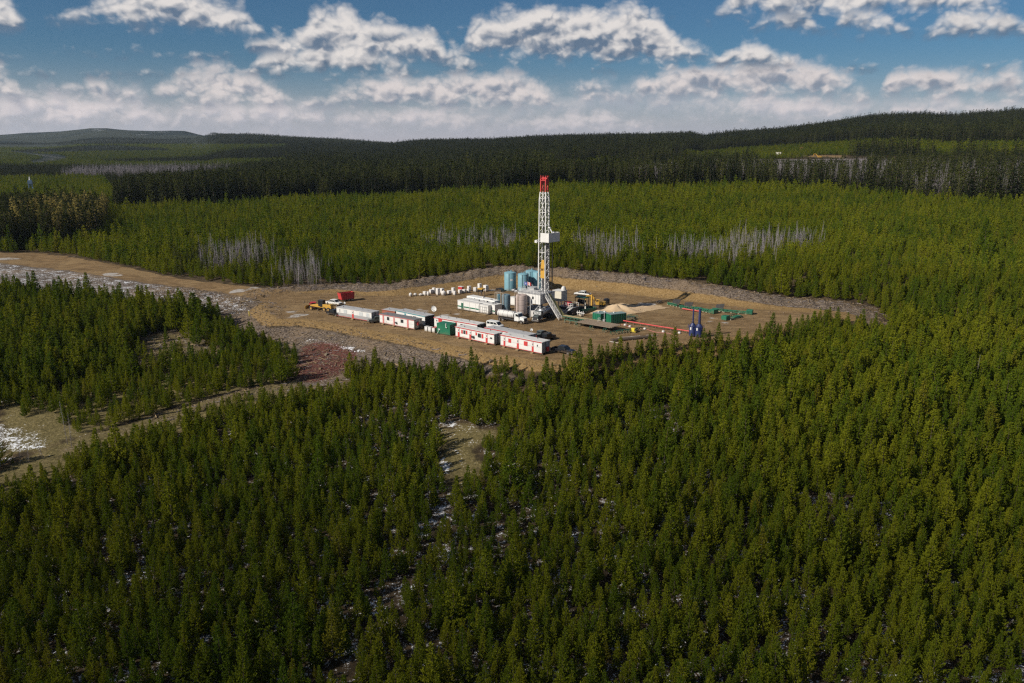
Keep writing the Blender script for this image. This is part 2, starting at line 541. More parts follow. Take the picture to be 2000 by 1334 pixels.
def build_ground():
    def axis(lo_far, lo, hi, hi_far, step, grow):
        a = [lo]
        s = step
        while a[-1] > lo_far:
            s *= grow; a.append(a[-1] - s)
        a = a[::-1]
        b = np.arange(lo + step, hi, step).tolist()
        c = [hi]; s = step
        while c[-1] < hi_far:
            s *= grow; c.append(c[-1] + s)
        return np.array(a + b + c)
    xs = axis(-11000, -125, 150, 11000, 0.9, 1.045)
    ys = axis(-1500, 95, 335, 13000, 0.9, 1.035)
    X, Y = np.meshgrid(xs, ys)
    Z = gz(X.ravel(), Y.ravel()).reshape(X.shape)
    # small clods and wheel ruts on bare soil
    near = (np.abs(X) < 170) & (Y > 90) & (Y < 345)
    jit = np.random.default_rng(3).normal(0, 1, X.shape) * 0.035
    Z = Z + np.where(near, jit, 0)
    nx, ny = len(xs), len(ys)
    co = np.stack([X.ravel(), Y.ravel(), Z.ravel()], 1)
    i = np.arange((nx - 1) * (ny - 1))
    r, c = i // (nx - 1), i % (nx - 1)
    a = r * nx + c
    quads = np.stack([a, a + 1, a + nx + 1, a + nx], 1)
    me = bpy.data.meshes.new('ground')
    me.vertices.add(len(co)); me.vertices.foreach_set('co', co.ravel())
    me.loops.add(quads.size); me.loops.foreach_set('vertex_index', quads.ravel().astype(np.int32))
    me.polygons.add(len(quads)); me.polygons.foreach_set('loop_start', (np.arange(len(quads)) * 4).astype(np.int32))
    me.update(calc_edges=True)
    me.polygons.foreach_set('use_smooth', np.ones(len(quads), bool))
    x, y = X.ravel(), Y.ravel()
    Zr = Z.ravel()

    def msk(poly, soft):
        P = np.array(poly)
        m = np.zeros(x.shape)
        b = (x > P[:, 0].min() - 4 * soft) & (x < P[:, 0].max() + 4 * soft) & (y > P[:, 1].min() - 4 * soft) & (y < P[:, 1].max() + 4 * soft)
        if b.any():
            m[b] = 1 - sstep(-soft, soft, poly_sdf(poly, x[b], y[b]))
        return m
    sd = _pad_sd(x, y)
    bank = (1 - sstep(6.5, 10, sd)) * (sd > -1)
    berm = sstep(4.0, 6.5, sd) * (1 - sstep(11.5, 15, sd)) * sstep(228, 250, y) * (1 - 0.5 * sstep(95, 120, x))
    dirt = np.maximum(np.maximum(1 - sstep(-0.5, 1.5, sd), msk(ROAD, 1.5)), msk(FARROAD, 8) * 0.5 + msk(FARPAD, 10))
    frontm = msk(FRONT, 2.0)
    debris = np.maximum.reduce([berm, msk(VERGE, 2.0), frontm * sstep(3.5, 8, sd), msk(PATH, 1.5) * 0.30, msk(CLEAR1, 2) * 0.15, msk(CLEAR2, 2) * 0.05, msk(TRAIL, 1.5) * 0.4, (bank > 0.3) * sstep(5.5, 9.5, sd) * (y < 240)])
    ochre = bank * (1 - sstep(3.5, 7.0, sd)) * (sd > 0)
    snow = np.maximum.reduce([msk(VERGE, 2.5) * 0.475, msk(SNOWSTRIP, 2.5) * 0.50, msk(SNOWFIELD, 5) * 0.505, msk(CLEAR2S, 2) * 0.53, msk(FARROAD, 10) * 0.50, np.where(np.maximum.reduce([frontm, msk(PATHX, 4), msk(STRIP, 3), msk(CLEAR1, 3), berm, ((sd < 22) & (y < 400)) * 1.0]) > 0.3, 0.405, np.where(np.hypot(x, y) > 420, 0.30, np.where((y > 238) & (np.abs(x) < 200), 0.40, np.where(msk(CLEAR2, 1.5) > 0.3, 0.43, 0.464))))] + [msk(q, 20) * 0.52 for q in HILLSNOW])
    snow = np.where((dirt > 0.5) & (y < 500), 0.0, snow)
    snow = np.where((sd < 8) & (y < 400), np.minimum(snow, 0.12), snow)
    # far slopes carry only what the wood leaves open
    far = sstep(1200, 2500, np.hypot(x, y))
    grass = np.maximum.reduce([msk(STRIP, 3) * 0.8, msk(CLEAR1, 3) * 0.6, msk(CLEAR2, 3) * 0.8, msk(PATH, 2) * 0.8, msk(PATHX, 3) * 0.7])
    for nm, chans in (('zone_a', (dirt, debris, snow)), ('zone_b', (msk(BRUSH, 2), msk(SAND, 1.5), ochre)), ('zone_c', (grass, far, np.zeros(x.shape)))):
        at_ = me.color_attributes.new(nm, 'FLOAT_COLOR', 'POINT')
        at_.data.foreach_set('color', np.stack([*chans, np.ones(x.shape)], 1).astype(np.float32).ravel())
    m = bpy.data.materials.new('ground_soil')
    m.use_nodes = True
    g = NT(m.node_tree)
    b = m.node_tree.nodes['Principled BSDF']

    def zone(nm):
        a_ = g.n('ShaderNodeAttribute', attribute_name=nm)
        s_ = g.n('ShaderNodeSeparateColor')
        g.put(s_.inputs[0], a_.outputs['Color'])
        return s_.outputs
    A, B, C = zone('zone_a'), zone('zone_b'), zone('zone_c')
    pos = g.n('ShaderNodeNewGeometry').outputs['Position']
    nL = g.noise(pos, 0.045, 4, 0.6)
    nM = g.noise(pos, 0.35, 5, 0.62)
    nF = g.noise(pos, 1.9, 5, 0.68)
    nX = g.noise(pos, 6.0, 3, 0.7)
    sq = g.n('ShaderNodeMapping'); g.put(sq.inputs[0], pos); sq.inputs['Rotation'].default_value = (0, 0, R(34)); sq.inputs['Scale'].default_value = (0.12, 1.0, 1.0)
    nT = g.noise(sq.outputs[0], 0.75, 4, 0.6)
    jit = lambda z_, lo=0.25, hi=0.75, k=0.55: g.ss(g.m('ADD', z_, g.m('MULTIPLY', g.m('SUBTRACT', nM, 0.5), k * 2)), lo, hi)
    floor = g.mix(g.ss(nM, 0.35, 0.65), (0.030, 0.022, 0.013), (0.085, 0.058, 0.030))
    floor = g.mix(g.ss(nF, 0.5, 0.7, 0, 0.5), floor, (0.12, 0.09, 0.05))
    floor = g.mix(C[1], floor, g.mix(g.ss(g.noise(pos, 0.0016, 4, 0.6), 0.42, 0.56), (0.011, 0.018, 0.012), (0.030, 0.036, 0.022)))
    floor = g.mix(g.m('MULTIPLY', jit(C[0]), 0.75), floor, g.mix(g.ss(nF, 0.35, 0.65), (0.085, 0.072, 0.026), (0.215, 0.175, 0.072)))
    debris_c = g.mix(g.ss(nF, 0.40, 0.62), (0.05, 0.038, 0.030), (0.19, 0.15, 0.115))
    debris_c = g.mix(g.ss(nX, 0.60, 0.72), debris_c, (0.36, 0.31, 0.28))
    debris_c = g.mix(g.ss(nL, 0.48, 0.62, 0, 0.5), debris_c, (0.20, 0.14, 0.085))
    c = g.mix(jit(A[1]), floor, debris_c)
    brush = g.mix(g.ss(nF, 0.35, 0.65), (0.045, 0.018, 0.014), (0.15, 0.060, 0.045))
    c = g.mix(jit(B[0]), c, brush)
    och = g.mix(g.ss(nF, 0.35, 0.68), (0.16, 0.098, 0.036), (0.29, 0.195, 0.090))
    c = g.mix(jit(B[2], 0.3, 0.6, 0.3), c, och)
    dirt_c = g.mix(g.ss(nM, 0.32, 0.68), (0.140, 0.087, 0.039), (0.245, 0.162, 0.080))
    dirt_c = g.mix(g.ss(nT, 0.44, 0.64, 0, 0.6), dirt_c, (0.105, 0.066, 0.032))
    dirt_c = g.mix(g.ss(nX, 0.56, 0.72, 0, 0.7), dirt_c, (0.060, 0.040, 0.020))
    sr = g.n('ShaderNodeMapping'); g.put(sr.inputs[0], pos); sr.inputs['Rotation'].default_value = (0, 0, R(31)); sr.inputs['Scale'].default_value = (0.05, 1.0, 1.0)
    nR = g.noise(sr.outputs[0], 2.6, 3, 0.55)
    rut = g.m('MULTIPLY', g.ss(nR, 0.54, 0.66), g.ss(nL, 0.40, 0.58))
    dirt_c = g.mix(g.m('MULTIPLY', rut, 0.92), dirt_c, (0.055, 0.036, 0.019))
    dirt_c = g.mix(g.m('MULTIPLY', g.ss(nR, 0.46, 0.36), 0.4), dirt_c, (0.29, 0.20, 0.105))
    dirt_c = g.mix(g.ss(nL, 0.50, 0.66, 0, 0.45), dirt_c, (0.29, 0.20, 0.10))
    dirt_c = g.mix(g.m('MULTIPLY', g.ss(g.noise(pos, 0.055, 3, 0.5), 0.66, 0.69), g.ss(nM, 0.35, 0.5)), dirt_c, (0.34, 0.315, 0.29))
    c = g.mix(jit(A[0], 0.35, 0.6, 0.18), c, dirt_c)
    c = g.mix(jit(B[1], 0.3, 0.6, 0.4), c, g.mix(nF, (0.38, 0.26, 0.145), (0.54, 0.41, 0.26)))
    sn = g.m('ADD', g.m('MULTIPLY', nM, 0.30), g.m('ADD', g.m('MULTIPLY', nF, 0.40), g.m('MULTIPLY', nX, 0.30)))
    sm = g.ss(g.m('SUBTRACT', sn, g.m('SUBTRACT', 1.0, A[2])), 0.0, 0.035)
    c = g.mix(sm, c, g.mix(nX, (0.60, 0.63, 0.68), (0.82, 0.83, 0.85)))
    g.put(b.inputs['Base Color'], c)
    b.inputs['Roughness'].default_value = 0.95
    b.inputs['Specular IOR Level'].default_value = 0.15
    bp = g.n('ShaderNodeBump'); bp.inputs['Strength'].default_value = 0.8; bp.inputs['Distance'].default_value = 0.35
    g.put(bp.inputs['Height'], g.m('ADD', g.m('MULTIPLY', nF, 0.7), g.m('MULTIPLY', nX, 0.35)))
    g.put(b.inputs['Normal'], bp.outputs[0])
    me.materials.append(m)
    o = link(bpy.data.objects.new('ground', me))
    tag(o, kind='structure')
    return o


build_ground()

# ------------------------------------------------------------------ tree materials


def foliage_mat(name, ca, cb, cc, trans=0.42):
    m = bpy.data.materials.new(name)
    m.use_nodes = True
    t = m.node_tree
    t.nodes.clear()
    g = NT(t)
    oi = g.n('ShaderNodeObjectInfo')
    patch = g.noise(oi.outputs['Location'], 0.022, 3, 0.6)
    geo = g.n('ShaderNodeNewGeometry')
    c = g.mix(g.ss(g.m('ADD', g.m('MULTIPLY', oi.outputs['Random'], 0.42), g.m('MULTIPLY', patch, 0.9)), 0.38, 0.92), ca, cb)
    c = g.mix(g.ss(oi.outputs['Random'], 0.93, 1.0, 0.0, 0.5), c, cc)
    # needle clumps differ in tone from spray to spray
    c = g.mix(1.0, c, g.mix(geo.outputs['Random Per Island'], (0.78, 0.78, 0.78), (1.2, 1.2, 1.17)), 'MULTIPLY')
    d = g.n('ShaderNodeBsdfDiffuse'); g.put(d.inputs[0], c); d.inputs['Roughness'].default_value = 0.6
    tr = g.n('ShaderNodeBsdfTranslucent'); g.put(tr.inputs[0], c)
    mx = g.n('ShaderNodeMixShader'); mx.inputs[0].default_value = trans
    t.links.new(d.outputs[0], mx.inputs[1]); t.links.new(tr.outputs[0], mx.inputs[2])
    out = g.n('ShaderNodeOutputMaterial')
    t.links.new(mx.outputs[0], out.inputs[0])
    return m


M_PINE = foliage_mat('pine_needles', (0.090, 0.134, 0.012), (0.210, 0.220, 0.015), (0.18, 0.150, 0.022))
M_SPRUCE = foliage_mat('spruce_needles', (0.014, 0.021, 0.009), (0.060, 0.068, 0.018), (0.10, 0.10, 0.030), 0.25)
M_LARCH = foliage_mat('yellowed_needles', (0.34, 0.27, 0.085), (0.24, 0.20, 0.055), (0.38, 0.29, 0.13), 0.3)
M_BARK = mat('bark_brown', (0.10, 0.07, 0.045), 0.95, dirt=0.5, scale=3, dirtcol=(0.05, 0.04, 0.03))
M_DEAD = mat('dead_wood_grey', (0.29, 0.262, 0.275), 0.95, dirt=0.35, scale=2, dirtcol=(0.17, 0.14, 0.13))


# ------------------------------------------------------------------ tree shapes (unit height)
def conifer(seed, whorls, nb, tufts, radius, droop, tl, tw, power=0.8, z0=0.05, jitter=0.011):
    """needle sprays set along whorled branches; each spray faces outwards and up"""
    rng = np.random.default_rng(seed)
    V, Fs = [], []

    def spray(p, d, nrm, L, W):
        d = d / (np.linalg.norm(d) + 1e-9)
        s_ = np.cross(nrm, d); s_ /= (np.linalg.norm(s_) + 1e-9)
        k = len(V)
        V.extend([p, p + d * L * 0.5 + s_ * W, p + d * L, p + d * L * 0.5 - s_ * W])
        Fs.append((k, k + 1, k + 2, k + 3))
    asym = rng.uniform(0.78, 1.18, 6)
    for i in range(whorls):
        t = (i + rng.uniform(-0.3, 0.3)) / (whorls - 1)
        t = min(max(t, 0), 1)
        z = z0 + (0.95 - z0) * t
        r = radius * ((1 - t) ** power) * rng.uniform(0.75, 1.2) + 0.012
        if t < 0.10: r *= 0.8 + 2 * t
        ph = rng.uniform(0, 6.28)
        n = max(3, int(round(nb * (1 - 0.5 * t))))
        for b in range(n):
            a = ph + 6.283 * b / n + rng.uniform(-0.35, 0.35)
            rr = r * rng.uniform(0.72, 1.15) * asym[int((a % 6.283) / 6.2832 * 6) % 6]
            out = np.array([math.cos(a), math.sin(a), 0.0])
            tip_z = z + droop * rr + rng.uniform(-0.012, 0.012)
            m = max(1, int(round(tufts * (0.25 + 0.75 * rr / radius))))
            for k in range(m):
                s_ = 0.22 + 0.78 * ((k + rng.uniform(0.2, 1.0)) / m) ** 0.7
                p = out * rr * s_ + np.array([0, 0, z + (tip_z - z) * s_ * s_]) + rng.normal(0, jitter, 3)
                up = rng.uniform(0.3, 1.1) if droop > -0.1 else rng.uniform(-0.7, 0.25)
                d = out * rng.uniform(0.3, 1.0) + np.array([rng.normal(0, .45), rng.normal(0, .45), up])
                nrm = out * 0.75 + np.array([rng.normal(0, .4), rng.normal(0, .4), 0.55 + rng.normal(0, .3)])
                spray(p, d, nrm, tl * rng.uniform(0.65, 1.3), tw * rng.uniform(0.7, 1.3))
    for k in range(5):
        a = rng.uniform(0, 6.28)
        spray(np.array([0, 0, 0.88 + 0.015 * k]), np.array([rng.normal(0, .14), rng.normal(0, .14), 1.0]), np.array([math.cos(a), math.sin(a), .3]), 0.06, tw * 0.45)
    return [tuple(v) for v in V], Fs


def trunk_geo(r0, h, n=6, bend=0.0):
    mb = MB()
    pts = [(0, 0, -0.02), (bend * 0.3, 0, h * 0.5), (bend, 0, h)]
    mb.cyl(pts[0], pts[1], r0, r0 * 0.6, n, False)
    mb.cyl(pts[1], pts[2], r0 * 0.6, r0 * 0.12, n, True)
    return mb.v, mb.f


def snag_geo(seed, twigs=34, r0=0.014):
    rng = random.Random(seed)
    mb = MB()
    mb.cyl((0, 0, -0.02), (0.004, 0, 0.55), r0, r0 * 0.6, 6, False)
    mb.cyl((0.004, 0, 0.55), (rng.uniform(-.02, .02), rng.uniform(-.02, .02), 1.0), r0 * 0.6, r0 * 0.12, 6, True)
    for i in range(twigs):
        z = rng.uniform(0.22, 0.97)
        a = rng.uniform(0, 6.28)
        L = rng.uniform(0.04, 0.13) * (1.15 - z)
        up = rng.uniform(-0.4, 0.5)
        mb.cyl((0, 0, z), (math.cos(a) * L, math.sin(a) * L, z + up * L), r0 * 0.22, r0 * 0.05, 3, False)
    return mb.v, mb.f


def geo_mesh(name, parts):
    """parts: [(verts, faces, material)] joined into one mesh datablock"""
    v, f, mi = [], [], []
    mats_ = []
    for pv, pf, pm in parts:
        k = len(v)
        v += pv
        f += [tuple(i + k for i in q) for q in pf]
        if pm not in mats_: mats_.append(pm)
        mi += [mats_.index(pm)] * len(pf)
    me = bpy.data.meshes.new(name)
    me.from_pydata(v, [], f)
    for m in mats_: me.materials.append(m)
    me.polygons.foreach_set('material_index', mi)
    me.update()
    return me


def proto_collection(name, meshes):
    c = bpy.data.collections.new(name)
    for i, me in enumerate(meshes):
        c.objects.link(bpy.data.objects.new(f'{name}_{i:02d}', me))
    return c


PINE_HI = [(conifer(100 + i, 16, 9, 24, [0.26, 0.23, 0.28, 0.24, 0.27, 0.22, 0.29][i], 0.50, 0.046, 0.0125, [0.92, 1.0, 0.85, 0.98, 0.92, 0.82, 0.95][i], jitter=0.008), trunk_geo(0.014, 0.93)) for i in range(7)]
PINE_LO = [(conifer(200 + i, 13, 8, 7, [0.25, 0.22, 0.27, 0.235][i], 0.50, 0.072, 0.026, 0.88), trunk_geo(0.014, 0.9, 4)) for i in range(4)]
SPR_HI = [(conifer(300 + i, 24, 7, 4, [0.105, 0.12, 0.09, 0.11][i], -0.45, 0.044, 0.0165, 0.75, 0.08), trunk_geo(0.010, 0.95, 5)) for i in range(4)]
SPR_LO = [(conifer(400 + i, 15, 6, 3, [0.105, 0.12, 0.095][i], -0.45, 0.056, 0.023, 0.8, 0.08), trunk_geo(0.009, 0.9, 4)) for i in range(3)]
SNAGS = [snag_geo(500 + i, 110, [0.0065, 0.0075, 0.0055][i % 3]) for i in range(5)]
ME_PINE_CROWN = [geo_mesh('pine_crown', [(*c, M_PINE)]) for c, t in PINE_HI]
ME_PINE_TRUNK = [geo_mesh('pine_trunk', [(*t, M_BARK)]) for c, t in PINE_HI]
ME_SPR_CROWN = [geo_mesh('spruce_crown', [(*c, M_SPRUCE)]) for c, t in SPR_HI]
ME_LARCH_CROWN = [geo_mesh('yellowed_crown', [(*c, M_LARCH)]) for c, t in SPR_HI]
ME_SPR_TRUNK = [geo_mesh('spruce_trunk', [(*t, M_BARK)]) for c, t in SPR_HI]
ME_SNAG = [geo_mesh('snag', [(*s, M_DEAD)]) for s in SNAGS]
C_PINE_HI = proto_collection('pines_near', [geo_mesh('pine', [(*c, M_PINE), (*t, M_BARK)]) for c, t in PINE_HI])
C_PINE_LO = proto_collection('pines_far', [geo_mesh('pine', [(*c, M_PINE), (*t, M_BARK)]) for c, t in PINE_LO])
C_SPR = proto_collection('spruces', [geo_mesh('spruce', [(*c, M_SPRUCE), (*t, M_BARK)]) for c, t in SPR_HI + SPR_LO])
C_SNAG = proto_collection('snags', ME_SNAG)


def scatter(name, pts, height, width, idx, coll, label):
    n = len(pts)
    me = bpy.data.meshes.new(name)
    me.vertices.add(n)
    me.vertices.foreach_set('co', np.asarray(pts, np.float32).ravel())
    for nm, typ, val in (('tree_h', 'FLOAT', height), ('tree_w', 'FLOAT', width), ('turn', 'FLOAT', RNG.uniform(0, 6.28, n)), ('pick', 'INT', idx), ('lean_x', 'FLOAT', RNG.normal(0, .035, n)), ('lean_y', 'FLOAT', RNG.normal(0, .035, n))):
        me.attributes.new(nm, typ, 'POINT').data.foreach_set('value', np.asarray(val, np.int32 if typ == 'INT' else np.float32))
    ng = bpy.data.node_groups.new(name, 'GeometryNodeTree')
    ng.interface.new_socket('Geometry', in_out='INPUT', socket_type='NodeSocketGeometry')
    ng.interface.new_socket('Geometry', in_out='OUTPUT', socket_type='NodeSocketGeometry')
    N, L = ng.nodes, ng.links
    gi, go = N.new('NodeGroupInput'), N.new('NodeGroupOutput')
    ci = N.new('GeometryNodeCollectionInfo'); ci.inputs['Collection'].default_value = coll
    ci.inputs['Separate Children'].default_value = True; ci.inputs['Reset Children'].default_value = True
    iop = N.new('GeometryNodeInstanceOnPoints'); iop.inputs['Pick Instance'].default_value = True

    def attr(nm, typ):
        a = N.new('GeometryNodeInputNamedAttribute'); a.data_type = typ; a.inputs['Name'].default_value = nm
        return a.outputs['Attribute']
    cs = N.new('ShaderNodeCombineXYZ'); cr = N.new('ShaderNodeCombineXYZ')
    w, h = attr('tree_w', 'FLOAT'), attr('tree_h', 'FLOAT')
    L.new(w, cs.inputs[0]); L.new(w, cs.inputs[1]); L.new(h, cs.inputs[2])
    L.new(attr('turn', 'FLOAT'), cr.inputs[2]); L.new(attr('lean_x', 'FLOAT'), cr.inputs[0]); L.new(attr('lean_y', 'FLOAT'), cr.inputs[1])
    L.new(gi.outputs[0], iop.inputs['Points']); L.new(ci.outputs[0], iop.inputs['Instance'])
    L.new(attr('pick', 'INT'), iop.inputs['Instance Index'])
    L.new(cr.outputs[0], iop.inputs['Rotation']); L.new(cs.outputs[0], iop.inputs['Scale'])
    L.new(iop.outputs[0], go.inputs[0])
    o = link(bpy.data.objects.new(name, me))
    o.modifiers.new('scatter', 'NODES').node_group = ng
    return tag(o, label, kind='stuff')


# ------------------------------------------------------------------ where the trees stand
def grid(r0, r1, step, pxlo=-170, pxhi=2170):
    """jittered grid over the wedge in front of the camera"""
    xm = r1 * 0.80
    xs = np.arange(-xm, xm, step); ys = np.arange(r0 * 0.7, r1, step)
    X, Y = np.meshgrid(xs, ys)
    X[1::2] += step / 2
    X = X.ravel() + RNG.uniform(-0.42, 0.42, X.size) * step
    Y = Y.ravel() + RNG.uniform(-0.42, 0.42, Y.size) * step
    r = np.hypot(X, Y)
    az = 1000 + 1616.5 * X / np.maximum(Y, 1)
    k = (r >= r0) & (r < r1) & (az > pxlo - 25000 / np.maximum(r, 30)) & (az < pxhi + 15000 / np.maximum(r, 30))
    X, Y = X[k], Y[k]
    Z = gz(X, Y)
    px, py = project(X, Y, Z)
    return X, Y, Z, px, py


def inside(poly, X, Y, grow=0.0):
    P = np.array(poly)
    m = np.zeros(X.shape, bool)
    b = (X > P[:, 0].min() - grow - 1) & (X < P[:, 0].max() + grow + 1) & (Y > P[:, 1].min() - grow - 1) & (Y < P[:, 1].max() + grow + 1)
    if b.any():
        m[b] = poly_sdf(poly, X[b], Y[b]) < grow
    return m


def rough(X, Y, s=0.05):
    return 0.5 + 0.25 * (np.sin(X * s + 1.7 * np.sin(Y * s * 0.7 + 1)) + np.sin(Y * s * 1.3 + 1.4 * np.sin(X * s * 0.9)))


# lower border of the dark wood, as (px, py) of its first row
EDGE = np.array([(-300, 500), (0, 490), (60, 488), (130, 480), (196, 470), (204, 440), (216, 412), (260, 407), (400, 407), (440, 404), (600, 391), (700, 388), (900, 381), (1000, 376), (1060, 371),
                 (1100, 369), (1350, 367), (1560, 371), (1640, 377), (1750, 388), (1850, 397), (2000, 404), (2300, 420)], float)
SNAGP = [(poly_g(q), d, lab) for q, d, lab in (
    ([(385, 505), (430, 496), (525, 494), (530, 520), (500, 536), (400, 536)], 0.34, 'bare grey dead tree in the stand above the dirt road'),
    ([(552, 536), (590, 530), (624, 535), (622, 560), (556, 560)], 0.40, 'bare grey dead tree in the clump where the road meets the pad'),
    ([(832, 478), (900, 474), (1012, 476), (1012, 500), (900, 497), (835, 492)], 0.26, 'bare grey dead tree in the thin stand beyond the blue tanks'),
    ([(1118, 482), (1180, 480), (1245, 490), (1240, 520), (1180, 522), (1128, 505)], 0.32, 'bare grey dead tree in the stand just past the derrick'),
    ([(1296, 500), (1390, 496), (1500, 500), (1500, 518), (1400, 522), (1300, 518)], 0.34, 'bare grey dead tree in the low wide stand behind the pad'),
    ([(1428, 478), (1500, 474), (1592, 472), (1596, 492), (1510, 498), (1430, 494)], 0.34, 'bare grey dead tree in the high stand on the plantation slope'))]
SNAGMIX = [poly_g(q) for q in ([(1215, 366), (1300, 322), (1640, 312), (1850, 322), (2200, 340), (2300, 410), (2000, 401), (1850, 394), (1750, 385), (1640, 374), (1560, 368), (1350, 364)],
                               [(120, 350), (150, 334), (250, 326), (480, 322), (520, 330), (460, 344), (300, 350)])]
YF_LEFT = poly_g([(-250, 352), (200, 350), (245, 402), (200, 408), (120, 402), (-250, 398)])
YF_RIGHT = [poly_g(q) for q in ([(1090, 329), (1180, 312), (1300, 308), (1310, 315), (1180, 325), (1100, 335)], [(1330, 298), (1480, 290), (2000, 283), (2300, 280), (2300, 300), (2000, 304), (1500, 311), (1340, 308)])]
LARCHP = poly_g([(20, 478), (60, 440), (150, 400), (215, 398), (212, 425), (200, 470), (100, 480)])

PICKED = {}


def pick_largest(kind, X, Y, Z, Hh, n, margin=0.0):
    """the n trees of a kind that show largest in the picture"""
    px, py = project(X, Y, Z)
    _, ty = project(X, Y, Z + Hh)
    vis = (px > 8) & (px < 1992) & (ty < 1310) & (ty > 0)
    size = np.where(vis, py - ty, -1)
    k = np.zeros(len(X), bool)
    k[np.argsort(-size)[:n]] = True
    return k & vis


def plant(name, label, cat, group, x, y, z, h, w, crown, trunk):
    o = thing(name, label, cat, (x, y, z), RNG.uniform(0, 6.28), group)
    o.scale = (w, w, h)
    o.rotation_euler = (RNG.normal(0, .035), RNG.normal(0, .035), RNG.uniform(0, 6.28))
    for nm, me in (('trunk', trunk), ('crown', crown)):
        if me:
            link(bpy.data.objects.new(nm, me), o)
    return o


